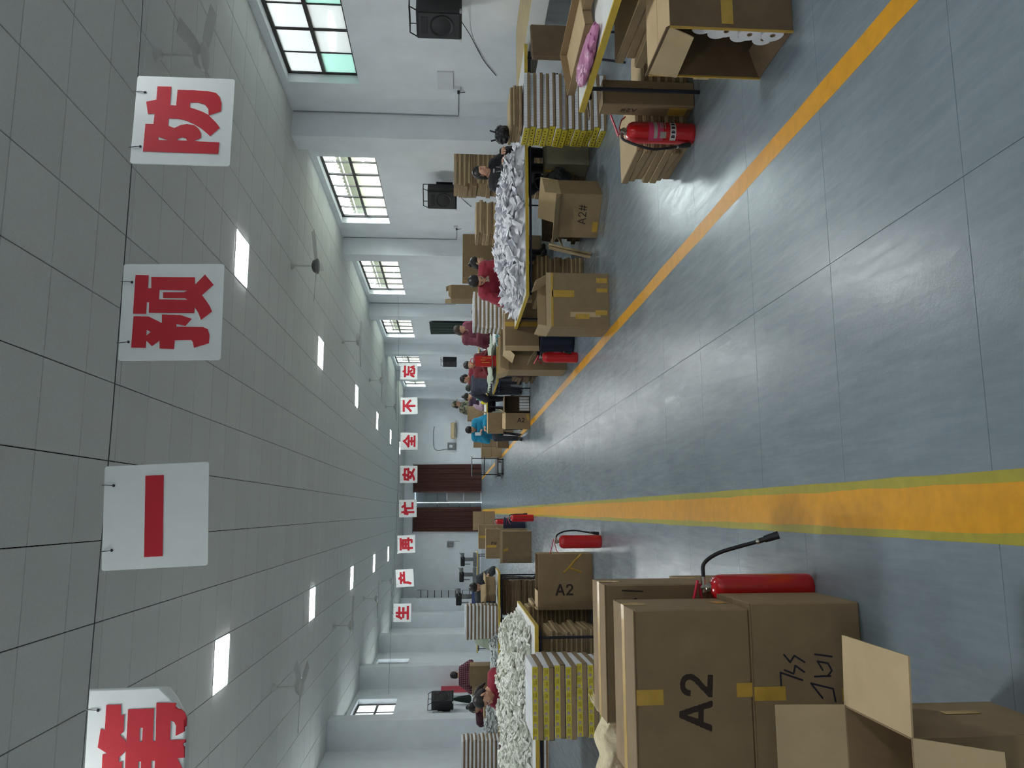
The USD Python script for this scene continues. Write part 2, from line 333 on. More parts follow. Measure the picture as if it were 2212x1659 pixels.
# outdoors: a neighbour's long wall under a corrugated roof, and the ground
ob = thing('neighbour_building', 'dim neighbouring wall under a corrugated roof edge, seen through the right-hand windows', 'building')
obj('wall', box(9.3, 9.5, -6, 60, -.1, 4.6), 'wall_outside', ob)
yy = np.linspace(-6, 60, 1400); zz = 4.45 + .022 * np.sin(yy * 2 * np.pi / .22)
V = np.vstack([np.c_[yy * 0 + 8.5, yy, zz], np.c_[yy * 0 + 9.6, yy, zz + .3], np.c_[yy * 0 + 8.5, yy, zz - .008], np.c_[yy * 0 + 9.6, yy, zz + .292]]); n = len(yy)
F = [f for i in range(n - 1) for p, q in ((0, n), (3 * n, 2 * n), (2 * n, 0)) for f in ((p + i, q + i, q + i + 1), (p + i, q + i + 1, p + i + 1))]
obj('roof', trimesh.Trimesh(V, F, process=False), 'roof_sheet', ob)
struct('ground', box(-40, 40, -40, 90, -.4, -.13), 'ground')

# ------------------------------------------------------------------ ceiling lights
def make_light(x, y, label):
    t = thing('ceiling_light', label, 'ceiling light', (x + .3, y + .3, ZC), group=None)
    obj('frame', cat(box(-.297, .297, -.297, -.277, -.004, .02), box(-.297, .297, .277, .297, -.004, .02), box(-.297, -.277, -.277, .277, -.004, .02), box(.277, .297, -.277, .277, -.004, .02)), 'frame_white', t)
    obj('diffuser', box(-.277, .277, -.277, .277, -.010, .012), 'panel_light', t); return t
ORD = ['farthest behind the camera', 'behind the camera', 'just above the camera, unseen', 'nearest in view', 'second from the camera', 'third from the camera', 'fourth from the camera', 'fifth from the camera', 'last before the far wall']
L0 = None
for i, (x, y) in enumerate(LIGHTS):
    lb = f"glowing square ceiling panel, {'right' if x > 0 else 'left'}-hand row, {ORD[i % 9]}"
    if L0 is None: L0 = make_light(x, y, lb)
    else: dup(L0, (x + .3, y + .3, ZC), label=lb)

# ------------------------------------------------------------------ ceiling fans
def make_fan(x, y, rz, label, dark=False):
    t = thing('ceiling_fan', label, 'ceiling fan', (x, y, ZC), rz)
    c = 'fan_dark' if dark else 'fan_white'
    obj('canopy', lathe([(0, -.06), (.03, -.058), (.062, -.012), (.062, .004), (0, .004)], 20), 'fan_white', t, 35)
    obj('rod', bar((0, 0, -.05), (0, 0, -.33), .011), 'fan_white', t)
    obj('motor', lathe([(0, -.44), (.09, -.44), (.125, -.425), (.128, -.40), (.085, -.345), (.03, -.325), (0, -.325)], 24), c, t, 35)
    for k in range(3):
        pl = []
        for s in np.linspace(0, 1, 9):
            r = .11 + .52 * s; w = .035 + .035 * min(1, s * 3) - .012 * s
            pl.append([(r, -w, -.405 + .014), (r, w, -.405 - .014)])
        pl = np.array(pl); V = np.vstack([pl[:, 0], pl[:, 1], pl[:, 0] - [0, 0, .004], pl[:, 1] - [0, 0, .004]]); m = 9
        F = [f for i in range(m - 1) for p, q in ((0, m), (3 * m, 2 * m), (2 * m, 0), (m, 3 * m)) for f in ((p + i, q + i + 1, q + i), (p + i, p + i + 1, q + i + 1))]
        obj('blade', turned(trimesh.Trimesh(V, F, process=False), 120 * k, [0, 0, 1]), 'fan_white', t)
    return t
FAN = [(3.97, 6.69, 20, 'white ceiling fan nearest the camera, beside the right-hand hanging sign', 0), (3.93, 12.7, 75, 'ceiling fan with a dark motor above the second bay on the right', 1)]
for f in FAN: make_fan(*f)
f0 = make_fan(-2.55, 12.6, 70, 'white ceiling fan nearest on the left side, beyond the lamp')
for x, y, rz, lb in ((-2.5, 18.7, 10, 'white ceiling fan second on the left side'), (-2.55, 24.8, 40, 'white ceiling fan third on the left side'), (-2.55, 30.8, 95, 'small distant ceiling fan, fourth on the left side'),
                 (3.98, 18.75, 30, 'white ceiling fan third on the right side'), (4.05, 24.9, 80, 'white ceiling fan fourth on the right side, level with the far signs'), (4.0, 30.9, 20, 'small distant ceiling fan, last on the right side')):
    dup(f0, (x, y, ZC), rz, lb)

# ------------------------------------------------------------------ hanging signs
BIG = json.loads(r'''{"yu":[[[[885,878],[882,748],[746,748],[746,715],[864,721],[859,289],[782,282],[888,188],[779,98],[671,211],[615,168],[560,131],[498,103],[413,209],[487,239],[542,276],[483,279],[490,728],[599,729],[599,752],[478,753],[481,881]],[[728,633],[721,353],[702,388],[703,597],[644,594],[641,379],[622,349],[629,634]]],[[[454,874],[451,726],[382,593],[471,597],[463,412],[424,300],[350,361],[372,451],[342,449],[338,186],[315,139],[254,119],[170,122],[125,267],[183,279],[205,297],[203,458],[113,463],[121,603],[201,607],[145,679],[202,736],[128,738],[132,881]],[[314,739],[290,697],[254,738]]]],"fang":[[[[135,880],[129,122],[261,119],[267,378],[306,309],[357,310],[412,339],[449,386],[459,458],[447,520],[409,584],[434,648],[518,649],[516,551],[499,470],[461,387],[413,312],[364,254],[329,216],[429,123],[489,168],[567,245],[618,122],[715,123],[785,146],[830,185],[847,268],[852,404],[851,581],[669,584],[670,645],[885,648],[884,789],[728,789],[701,889],[561,862],[568,794],[448,797],[447,878]],[[708,444],[711,358],[688,289],[638,252],[572,247],[604,306],[629,371],[650,441]],[[304,737],[267,632],[269,736]],[[271,555],[297,528],[306,493],[297,461],[269,444]]]],"yi":[[[[891,608],[891,433],[110,428],[110,603]]]],"di":[[[[39,517],[346,523],[343,497],[38,489],[28,237],[170,239],[26,177],[78,66],[111,33],[360,172],[364,49],[521,53],[522,245],[696,247],[680,214],[646,195],[556,196],[621,52],[729,64],[794,90],[831,136],[850,210],[858,384],[517,375],[518,400],[808,404],[808,639],[525,637],[445,640],[43,632]],[[521,521],[644,525],[640,497],[519,497]],[[346,372],[191,371],[195,399],[350,405]]],[[[425,802],[422,846],[241,844],[252,877],[107,890],[40,900],[31,637],[106,637],[172,697],[199,663],[354,666],[346,696],[387,696],[445,640],[525,640],[585,701],[612,669],[765,671],[757,699],[853,706],[855,838],[632,838],[646,876],[484,893]]]]}''')
SMALL = json.loads(r'''{"sheng":[[[[0,2],[0,12],[3,13],[43,14],[43,35],[13,35],[12,37],[13,48],[43,48],[43,66],[22,66],[11,49],[7,49],[0,55],[1,59],[8,68],[13,78],[21,98],[31,97],[33,95],[29,80],[43,80],[43,99],[56,100],[57,80],[93,80],[95,78],[95,68],[93,66],[57,66],[57,48],[90,48],[91,37],[89,35],[57,35],[57,14],[97,13],[100,11],[100,2],[98,0],[2,0]]]],"chan":[[[[0,7],[8,29],[10,60],[11,61],[31,62],[24,75],[8,76],[9,87],[45,87],[41,96],[52,100],[62,87],[97,86],[97,76],[83,75],[77,62],[99,61],[100,51],[98,49],[23,49],[21,23],[14,4],[11,1],[8,0]],[[39,75],[46,61],[62,61],[68,74],[68,75]]]],"zai":[[[[0,28],[0,38],[2,40],[12,40],[12,80],[43,82],[43,87],[5,87],[4,89],[4,98],[5,100],[95,100],[96,98],[96,89],[95,87],[56,86],[57,81],[86,81],[88,80],[88,40],[99,39],[100,28],[88,27],[88,9],[85,3],[77,1],[61,1],[60,3],[57,9],[58,13],[75,14],[74,27],[25,27],[25,2],[23,0],[14,0],[12,2],[12,27],[2,27]],[[56,40],[74,40],[75,48],[56,48]],[[56,61],[74,61],[75,68],[56,68]],[[25,40],[43,40],[43,48],[25,48]],[[25,62],[42,61],[43,68],[25,68]]]],"mang":[[[[0,49],[5,79],[7,80],[15,80],[16,100],[27,99],[27,83],[32,83],[35,78],[65,79],[56,93],[56,95],[65,100],[77,85],[78,82],[76,79],[98,79],[100,77],[100,68],[58,66],[58,19],[96,19],[97,17],[97,8],[96,7],[46,7],[45,66],[40,66],[40,60],[34,56],[30,57],[27,65],[27,2],[26,0],[16,0],[15,2],[15,61],[10,46]]]],"an":[[[[0,48],[1,59],[30,60],[39,75],[17,75],[16,63],[5,62],[3,63],[4,88],[41,88],[38,94],[38,97],[48,100],[51,98],[57,88],[96,88],[97,86],[96,62],[85,62],[83,63],[83,75],[50,75],[52,73],[52,70],[47,60],[98,59],[100,58],[99,48],[78,47],[72,34],[66,27],[93,14],[98,9],[90,1],[87,1],[73,9],[54,17],[33,6],[8,0],[1,9],[2,12],[28,18],[38,23],[14,32],[14,36],[22,47]],[[34,39],[52,32],[62,47],[40,47]]]],"quan":[[[[0,55],[1,59],[15,66],[31,79],[42,91],[48,99],[50,100],[57,96],[58,91],[66,82],[81,70],[99,59],[100,54],[94,47],[91,47],[84,52],[82,48],[57,48],[57,36],[82,36],[83,35],[83,26],[82,24],[57,24],[57,12],[94,12],[95,10],[95,1],[6,0],[5,10],[7,12],[43,12],[43,24],[20,24],[18,25],[18,35],[43,36],[43,47],[19,48],[17,52],[8,47]],[[50,81],[29,60],[72,60]]]],"bu":[[[[0,39],[2,43],[11,48],[25,60],[37,72],[46,86],[4,86],[3,88],[4,100],[97,99],[96,87],[63,86],[57,76],[57,70],[60,73],[63,73],[92,50],[99,43],[100,39],[93,32],[90,32],[73,48],[57,60],[56,1],[45,0],[43,2],[43,57],[29,44],[9,30],[6,30]]]],"wang":[[[[0,11],[13,37],[20,34],[24,32],[25,37],[36,37],[37,12],[68,12],[71,24],[81,21],[76,32],[76,35],[86,39],[96,21],[100,10],[98,7],[89,5],[83,19],[79,5],[73,0],[31,1],[26,4],[24,9],[24,31],[11,4],[9,4],[2,7]]],[[[2,77],[2,86],[4,88],[43,88],[41,96],[48,100],[53,99],[59,88],[97,87],[97,76],[95,75],[29,75],[29,59],[92,58],[92,48],[91,46],[51,46],[66,27],[65,24],[57,20],[54,21],[48,31],[39,40],[39,43],[42,46],[17,46],[16,48],[16,75],[4,75]]]]}''')
def glyph(rings, s, flip=False, fat=0.0):
    ps = []
    for g in rings:
        p = Polygon(g[0], [h for h in g[1:]]).buffer(0)
        ps.append(p)
    u = union_all(ps)
    if fat: u = u.buffer(fat, join_style='mitre')
    return u
def sign(loc, ez, ex, ey, size, poly, label, curl=False):
    t = thing('hanging_sign', label, 'sign', loc, ez, rx=ex, ry=ey)
    h = size / 2
    if not curl:
        b = Polygon([(-h, -h), (h, -h), (h, h), (-h, h)]).buffer(-.012).buffer(.012)
        obj('board', prism(b, .008, ((0, .004, 0), (1, 0, 0), (0, 0, 1))), 'board_white', t)
        obj('lettering', prism(poly, .0016, ((0, -.004, 0), (1, 0, 0), (0, 0, 1))), 'board_red', t)
    else:
        n = 44; g = np.linspace(-h, h, n); X, Z = np.meshgrid(g, g, indexing='ij')
        def bend(p):
            x, y, z = p.T.copy()
            s = np.maximum(0, (x - h * .62) + (-z - h * .66)) * .75 + np.maximum(0, -z - h * .80) * .9
            wr = (meshkit.noise(np.c_[x * 38, z * 38, x * 0]) - .5) * .010 * np.clip(s * 14, 0, 1)
            return np.c_[x - .25 * s, y + 1.3 * s - 2.2 * s * s + wr, z + 1.2 * s]
        P = np.vstack([np.c_[X.ravel(), X.ravel() * 0 - .004, Z.ravel()], np.c_[X.ravel(), X.ravel() * 0 + .004, Z.ravel()]]); N = n * n
        F = [f for i in range(n - 1) for j in range(n - 1) for a in (i * n + j,) for f in ((a, a + n, a + n + 1), (a, a + n + 1, a + 1), (N + a, N + a + n + 1, N + a + n), (N + a, N + a + 1, N + a + n + 1))]
        edge = [i * n for i in range(n)] + [(n - 1) * n + j for j in range(1, n)] + [i * n + n - 1 for i in range(n - 2, -1, -1)] + [j for j in range(n - 2, 0, -1)]
        for a, b in zip(edge, edge[1:] + edge[:1]): F += [(a, N + b, b), (a, N + a, N + b)]
        obj('board', trimesh.Trimesh(bend(P), F, process=False), 'board_white', t, 60)
        gm = prism(poly, .0016, ((0, -.0042, 0), (1, 0, 0), (0, 0, 1)))
        for _ in range(2): gm = gm.subdivide()
        gm.vertices = bend(gm.vertices) - [0, .0005, 0]; obj('lettering', gm, 'board_red', t)
    for sx in (-.62, .62):
        obj('eyelet', tube([(sx * h, -.006, h * .82), (sx * h, .006, h * .82)], .007 if size > .45 else .006, 8), 'leg_metal', t)
        obj('tie', tube(spline([(sx * h, -.006, h * .82), (sx * h * 1.02, -.008, h * .93), (sx * h * 1.03, 0, h * 1.05)], 4), .0018, 5), 'cord', t)
    return t
for key, loc, e, lb, cu in (('fang', (2.029, 4.047, 2.964), (2.8, .8, -.4), 'white square hanging sign with the red character 防, rightmost of the near row', 0),
                            ('yu', (1.003, 4.058, 2.963), (.5, -.6, -1.0), 'white square hanging sign with the red character 预, beside the nearest right-hand lamp', 0),
                            ('yi', (-.014, 4.067, 2.98), (.5, -1.4, -2.6), 'white square hanging sign with the single red bar of the character 一', 0),
                            ('di', (-1.06, 4.06, 2.975), (.5, 0, -1.0), 'white hanging sign with the red character 第, its lower corner curled back', 1)):
    p = affinity.scale(affinity.translate(glyph(BIG[key], 1), -500, -500), .0005, .0005, origin=(0, 0))
    sign(loc, *e, .5, p, lb, cu)
PL = dict(sheng='leftmost of the far row', chan='second from the left of the far row', zai='third from the left, before a lamp', mang='over the left brown curtain', an='over the right brown curtain', quan='over the switch box, under a lamp', bu='second from the right of the far row', wang='rightmost of the far row')
for key, ch, x, z, rz, ry in (('wang', '忘', 4.10, 2.870, 4, 0), ('bu', '不', 3.07, 2.848, 0, -1.5), ('quan', '全', 2.03, 2.830, 0, 0), ('an', '安', 1.07, 2.825, 0, 0), ('mang', '忙', .09, 2.835, 0, -1), ('zai', '再', -.915, 2.863, 0, -2), ('chan', '产', -1.863, 2.89, -6, -3), ('sheng', '生', -2.817, 2.945, 5, 0)):
    p = affinity.scale(affinity.translate(glyph(SMALL[key], 1, fat=2.2), -50, -50), .0036, .0036, origin=(0, 0))
    sign((x, 23.5, z), rz, 0, ry, .5, p, f'small far white sign with red character {ch}, {PL[key]}')
solo('sign_wire', tube([(XL, 4.075, 3.30), (-1.1, 4.075, 3.243), (.5, 4.075, 3.225), (2.0, 4.075, 3.222), (XR, 4.075, 3.26)], .0028, 5), 'cord', 'thin wire strung across the hall that carries the four large signs', 'wire')
solo('sign_wire', tube([(XL, 23.53, 3.29), (-2.8, 23.53, 3.235), (1, 23.53, 3.12), (4.1, 23.53, 3.16), (XR, 23.53, 3.22)], .003, 5), 'cord', 'thin wire strung across the hall that carries the eight small far signs', 'wire')

# ------------------------------------------------------------------ loudspeakers on the walls
def make_speaker(x, y, z, rz, label):
    """front faces local -y; stands on a bracket of rods"""
    t = thing('loudspeaker', label, 'loudspeaker', (x, y, z), rz)
    w, d, h = .20, .14, .28
    obj('cabinet', cbox(-w, w, -d, d, -h, h, .018), 'black_plastic', t)
    obj('grille', cbox(-w + .03, w - .03, -d - .012, -d + .004, -h + .03, h - .03, .008), 'grille', t)
    obj('woofer', moved(turned(lathe([(0, .004), (.04, .01), (.12, .0), (.135, .012), (.145, .012), (.145, -.004), (0, -.004)], 32), 90, [1, 0, 0]), 0, -d - .012, -.03), 'black_plastic', t, 40)
    obj('horn', cbox(-.12, .12, -d - .016, -d, .14, .22, .01), 'black_plastic', t)
    for sx in (-1, 1):
        obj('corner', cat(cbox(sx * w - .02, sx * w + .02, -d - .016, -d + .03, -h - .004, -h + .03, .004)), 'frame_white' if sx < 0 else 'grey_metal', t)
        obj('bracket', cat(tube([(sx * (w - .02), d, h - .02), (sx * (w - .02), d, h + .09), (sx * (w - .02), -d * .3, h + .085), (sx * (w - .02), -d * .8, h)], .008, 6)), 'black_metal', t)
    obj('bracket_bar', cat(bar((-w + .02, d, h + .09), (w - .02, d, h + .09), .008, 6), bar((-w + .02, -d * .3, h + .085), (w - .02, -d * .3, h + .085), .008, 6)), 'black_metal', t)
    obj('wall_arm', cat(bar((-.12, d, -.1), (-.12, d + .07, -.1), .015), bar((.12, d, -.1), (.12, d + .07, -.1), .015), cbox(-.2, .2, d + .06, d + .075, -.2, .12)), 'black_metal', t)
    return t
s0 = make_speaker(6.06, 9.17, 1.755, -68, 'black loudspeaker on the right wall under the first window, nearest the camera')
dup(s0, (6.02, 14.80, 1.79), -50, 'black loudspeaker on the right wall beside the stacked flat cartons')
dup(s0, (6.04, 32.2, 1.71), -60, 'small distant black loudspeaker on the right wall, beside the sign 忘')
dup(s0, (-4.74, 21.45, 1.77), 55, 'black loudspeaker on the left wall above the seated workers')
def cordlike(name, pts, r, label, cat_, m='cord'): solo(name, tube(spline(pts, 6), r, 6), m, label, cat_, smooth=40)
cordlike('speaker_cable', [(6.25, 9.45, 1.5), (6.37, 10.0, 1.35), (6.38, 10.6, 1.15), (6.38, 11.0, .95)], .006, 'dark cable drooping from the nearest right loudspeaker', 'cable')
cordlike('speaker_cable', [(6.25, 15.1, 1.5), (6.37, 15.8, 1.38), (6.38, 16.1, 1.25), (6.38, 16.2, 1.2)], .006, 'dark cable drooping from the second right loudspeaker', 'cable')
for k, y in enumerate((12.28, 18.31, 24.34)):
    cordlike('conduit', [(6.385, y, ZC - .02), (6.385, y, 3.2), (6.385, y, 2.4), (6.385, y, 1.5)], .010, ('thin conduit running down the corner of the first right pillar', 'thin conduit running down the corner of the second right pillar', 'thin conduit running down the corner of the third right pillar')[k], 'conduit', 'conduit')
    b = thing('wall_socket', ('white wall socket beside the first right pillar', 'white wall socket beside the second right pillar', 'white wall socket beside the third right pillar')[k], 'socket', (XR - .02, y - .85, 1.52))
    obj('plate', cbox(-.02, .02, -.06, .06, -.05, .05), 'frame_white', b); obj('plug', cat(cbox(-.06, -.02, -.02, .03, -.035, .0), bar((-.05, 0, -.03), (-.03, .01, -.12), .005)), 'black_plastic', b)
    solo('conduit', cat(bar((6.385, y - .85, 1.5), (6.385, y, 1.5), .008)), 'conduit', ('short level conduit between the nearest wall socket and its pillar', 'short level conduit between the second wall socket and its pillar', 'short level conduit between the third wall socket and its pillar')[k], 'conduit')
solo('patch_panel', cbox(6.375, 6.40, 10.95, 11.45, 1.58, 1.82), 'frame_white', 'pale blank plate on the wall beside the nearest pillar', 'plate')

# ------------------------------------------------------------------ the far doorway
d = thing('door_1', 'tall grey panelled double door in the far wall, partly open', None, (0, 44.32, 0)); tag(d, kind='structure')
struct('trim_1', cat(box(DX0 - .13, DX0, 43.96, 44.2, 0, DZ + .02), box(DX1, DX1 + .13, 43.96, 44.2, 0, DZ + .02), box(DX0 - .13, DX1 + .13, 43.96, 44.2, DZ, DZ + .12)), 'frame_white', 'white frame of the far doorway')
obj('pane', box(.46, .51, -.01, .0, .01, 3.58), 'frosted', d)
obj('backing', cat(box(-1.2, .46, .035, .05, -.01, 3.75), box(.51, 2.65, .035, .05, -.01, 3.75)), 'door_grey', d)
for x0, x1 in ((-1.0, .46), (.51, 2.45)):
    for k in range(6): obj('panel', cbox(x0, x1, -.03, .03, .01 + .6 * k, .585 + .6 * k, .02), 'door_grey', d)
g = thing('door_2', 'narrow white-framed glass door leaf standing before the grey door', None, (.52, 44.2, 0)); tag(g, kind='structure')
obj('frame', cat(box(0, .05, 0, .05, 0, 1.9), box(.55, .6, 0, .05, 0, 1.9), box(0, .6, 0, .05, 0, .06), box(0, .6, 0, .05, 1.84, 1.9), box(0, .6, 0, .05, .93, .99)), 'frame_white', g)
obj('pane', box(.05, .55, .02, .03, .06, .93), 'frosted', g); obj('pane', box(.05, .55, .02, .03, .99, 1.84), 'frosted', g)
def curtain(x0, x1, y, z0, z1, folds, amp, seed, flare=0.0):
    n, k = 90, 14; s = np.linspace(0, 1, n); V = []
    for j in range(k):
        t = j / (k - 1)
        x = x0 + (x1 - x0) * s + flare * t * (s - .5)
        yv = y + amp * (.5 + .5 * t) * np.sin(s * folds * 2 * np.pi + seed + .8 * np.sin(3 * s + 2 * t)) + .5 * amp * np.sin(s * folds * 4.3 * np.pi + 2 * seed)
        V.append(np.c_[x, yv, np.full(n, z1 + (z0 - z1) * t)])
    V = np.vstack(V); N = len(V); V = np.vstack([V, V + [0, .012, 0]])
    F = [f for j in range(k - 1) for i in range(n - 1) for a in (j * n + i,) for f in ((a, a + n, a + n + 1), (a, a + n + 1, a + 1), (N + a, N + a + n + 1, N + a + n), (N + a, N + a + 1, N + a + n + 1))]
    return trimesh.Trimesh(V, F, process=False)
for x0, x1, sd, lb in ((1.03, 2.52, 1.0, 'brown curtain drawn to the right of the far doorway'), (-1.05, .22, 2.2, 'brown curtain drawn to the left of the far doorway')):
    t = thing('door_curtain', lb, 'curtain', (0, 43.83, 0))
    obj('drape', curtain(x0, x1, 0, .03, DZ + .06, 5, .045, sd, .06), 'curtain_brown', t, 60); obj('rod', bar((x0 - .05, .01, DZ + .07), (x1 + .05, .01, DZ + .07), .02), 'grey_metal', t)
t = thing('wall_curtain', 'dark green cloth hung on the right wall between pillars', 'curtain', (6.3, 27.3, 0), 90)
obj('drape', curtain(-1.0, 1.0, 0, .9, 2.38, 4, .035, .5), 'curtain_green', t, 60)

# ------------------------------------------------------------------ cartons
def on_face(m, face, w, d, h, u, v, rot=0, eps=.0008):
    """lays flat xy lettering on a face of a carton; u, v from the face's centre, rot in degrees"""
    m = turned(m, rot, [0, 0, 1]) if rot else m.copy(); m.apply_translation([u, v, 0])
    T = np.eye(4)
    ax = {'F': ((1, 0, 0), (0, 0, 1), (0, -d / 2 - eps, h / 2)), 'B': ((-1, 0, 0), (0, 0, 1), (0, d / 2 + eps, h / 2)), 'R': ((0, 1, 0), (0, 0, 1), (w / 2 + eps, 0, h / 2)), 'L': ((0, -1, 0), (0, 0, 1), (-w / 2 - eps, 0, h / 2)), 'T': ((1, 0, 0), (0, 1, 0), (0, 0, h + eps))}[face]
    T[:3, 0], T[:3, 1], T[:3, 3] = ax[0], ax[1], ax[2]; T[:3, 2] = np.cross(ax[0], ax[1]); m.apply_transform(T); return m
def centred(m): m = m.copy(); m.apply_translation(-m.bounds.mean(0) * [1, 1, 0]); return m
def ink(strokes, r):
    """pen strokes as a flat ribbon mesh"""
    ms = [shapely.LineString(s).buffer(r, quad_segs=2) for s in strokes]
    u = union_all(ms); return cat([trimesh.creation.extrude_polygon(g, .0006, engine='earcut') for g in getattr(u, 'geoms', [u])])
def patch(w, h): return trimesh.creation.extrude_polygon(shapely.box(-w / 2, -h / 2, w / 2, h / 2), .0006, engine='earcut')
def carton(label, loc, w, d, h, rz=0, open_=None, flaps=None, marks=(), tapes=(), mat_='cardboard', group=None, name='carton', hole=None, tilt=(0, 0), seam=True):
    """corrugated carton, origin at the middle of its base. open_: 'T' / 'L' / 'R' / 'F' side left open; flaps: {side: (angle, length)} hinged on the open side's rim"""
    t = thing(name, label, 'carton', loc, rz, group, rx=tilt[0], ry=tilt[1]); k = .006
    W, D = w / 2, d / 2
    walls = {'F': cbox(-W, W, -D, -D + k, 0, h, .002), 'B': cbox(-W, W, D - k, D, 0, h, .002), 'L': cbox(-W, -W + k, -D + k, D - k, 0, h, .002), 'R': cbox(W - k, W, -D + k, D - k, 0, h, .002), 'D': cbox(-W + k, W - k, -D + k, D - k, .001, k, .002), 'T': cbox(-W + k, W - k, -D + k, D - k, h - k, h - .001, .002)}
    if open_ is None:
        obj('body', cbox(-W, W, -D, D, 0, h - k, .006), mat_, t)
        for s in (-1, 1): obj('top_flap', cbox(-W + .001, W - .001, min(s * .0012, s * D), max(s * .0012, s * D), h - k, h, .002), mat_, t)
        if seam: obj('tape', cat(box(-W - .0006, W + .0006, -.026, .026, h, h + .0007), box(-W - .0012, -W, -.026, .026, h - .09, h + .0007), box(W, W + .0012, -.026, .026, h - .09, h + .0007)), 'packing_tape', t)
    else: obj('body', cat([m for s, m in walls.items() if s != open_]), mat_, t)
    for s, (ang, ln, *rest) in (flaps or {}).items():
        a = math.radians(ang); inset = rest[0] if rest else 0
        if open_ in ('T', None):
            z = h - .002; dx, dz = ln * math.cos(a), ln * math.sin(a)
            e = {'F': ((-W, -D, z), (W, -D, z), (0, -1)), 'B': ((W, D, z), (-W, D, z), (0, 1)), 'L': ((-W, D, z), (-W, -D, z), (-1, 0)), 'R': ((W, -D, z), (W, D, z), (1, 0))}[s]
            A, B = np.array(e[0]), np.array(e[1]); off = np.array([e[2][0] * dx, e[2][1] * dx, dz])
        else:   # a carton on its side: opening towards -x; flaps hinge on that rim
            sx = -1 if open_ == 'L' else 1; X = sx * W
            e = {'T': ((X, D, h), (X, -D, h), (0, 0, 1)), 'D': ((X, -D, .003), (X, D, .003), (0, 0, -1)), 'F': ((X, -D, h), (X, -D, 0), (0, -1, 0)), 'B': ((X, D, 0), (X, D, h), (0, 1, 0))}[s]
            A, B = np.array(e[0]), np.array(e[1]); off = np.array(e[2], float) * ln * math.sin(a) + np.array([sx * ln * math.cos(a), 0, 0])
        ins = (B - A) / np.linalg.norm(B - A) * inset
        obj('flap', quad(A, B, B + off - ins, A + off + ins, .005), 'cardboard_inner' if mat_ == 'cardboard' else mat_, t)
    for face, m, u, v, rot, mt in marks: obj('marking', on_face(m, face, w, d, h, u, v, rot), mt, t)
    for face, u, v, pw, ph, rot in tapes: obj('tape', on_face(patch(pw, ph), face, w, d, h, u, v, rot, .0016), 'packing_tape', t)
    return t
A2 = centred(meshkit.text_mesh('A2', .10, .0008, True)); A2B = centred(meshkit.text_mesh('A2', .115, .0008, True)); A2H = centred(meshkit.text_mesh('A2#', .085, .0008))
# --- left foreground
L1 = ink([[(0, .0), (.02, .012), (.005, -.03), (.035, -.055)], [(.045, .0), (.06, .02), (.055, -.02), (.075, -.03)]], .003)
hand = lambda sc: ink([[(-.09 * sc, .03 * sc), (-.02 * sc, .05 * sc), (-.045 * sc, -.05 * sc)], [(.0, .035 * sc), (-.005 * sc, .0), (.03 * sc, -.005 * sc), (.01 * sc, -.05 * sc)], [(.075 * sc, .04 * sc), (.045 * sc, .01 * sc), (.075 * sc, -.01 * sc), (.05 * sc, -.05 * sc)]], .0032)
hand2 = ink([[(-.08, .0), (-.03, .045), (-.045, -.04), (-.09, -.05)], [(-.005, .03), (.0, -.03)], [(.02, .0), (.05, .02), (.045, -.02), (.02, -.035), (.0, -.02)], [(.075, .03), (.07, -.035)]], .0032)
# lower then upper carton nearest on the left; faces towards the camera
carton('lower carton under the large front A2 carton, handwritten on its face', (-.65, 3.215, 0), .61, .37, .43, marks=[('F', ink([[(-.06, .03), (-.01, .035), (-.03, -.05)], [(.0, .02), (-.01, -.015), (.02, -.02), (.0, -.055)], [(.055, .025), (.03, .0), (.055, -.015), (.035, -.055)]], .0032), .06, .07, -6, 'ink_blue'), ('F', hand2, .04, -.055, -4, 'ink_blue')],
       tapes=[('F', -.02, .15, .05, .12, 0), ('F', -.03, -.17, .05, .09, 0)], seam=False)
carton('large taped carton printed A2, nearest on the left, on another carton', (-.675, 3.215, .431), .62, .37, .44, marks=[('F', A2B, -.02, -.006, -4, 'ink')], tapes=[('F', .0, .165, .055, .10, 0), ('F', .02, -.19, .05, .06, 0), ('R', .0, .17, .09, .04, 0), ('R', .02, -.17, .07, .05, 20)])
carton('lower carton in the second row on the left', (-.605, 3.665, 0), .57, .29, .43, seam=False)
carton('taped upper carton in the second row on the left, behind the large A2 carton', (-.60, 3.665, .431), .57, .30, .455, marks=[('F', ink([[(-.07, .01), (-.05, .05), (-.05, -.05)], [(-.01, .05), (-.02, -.04), (.0, -.05), (.012, -.02), (-.015, -.01)], [(.04, .03), (.055, -.02), (.03, -.045), (.025, .02), (.05, .03)], [(.09, .04), (.085, -.05)]], .003), .17, .11, 0, 'ink')], tapes=[('R', 0, .19, .06, .05, 0)])
carton('low sealed carton behind the nearest left cartons, beside the leaning hose', (-.60, 4.0, 0), .54, .30, .43)
carton('open carton in the left foreground corner, pale flaps spread', (-.775, 2.14, 0), .46, .34, .43, open_='T', flaps={'R': (-2, .19, .0), 'F': (-52, .19, .004), 'L': (20, .19), 'B': (72, .19, .01)}, tapes=[('R', .05, -.05, .03, .10, 0)], mat_='cardboard')
carton('plain closed carton behind the open one in the left foreground', (-1.02, 2.52, 0), .5, .36, .40)
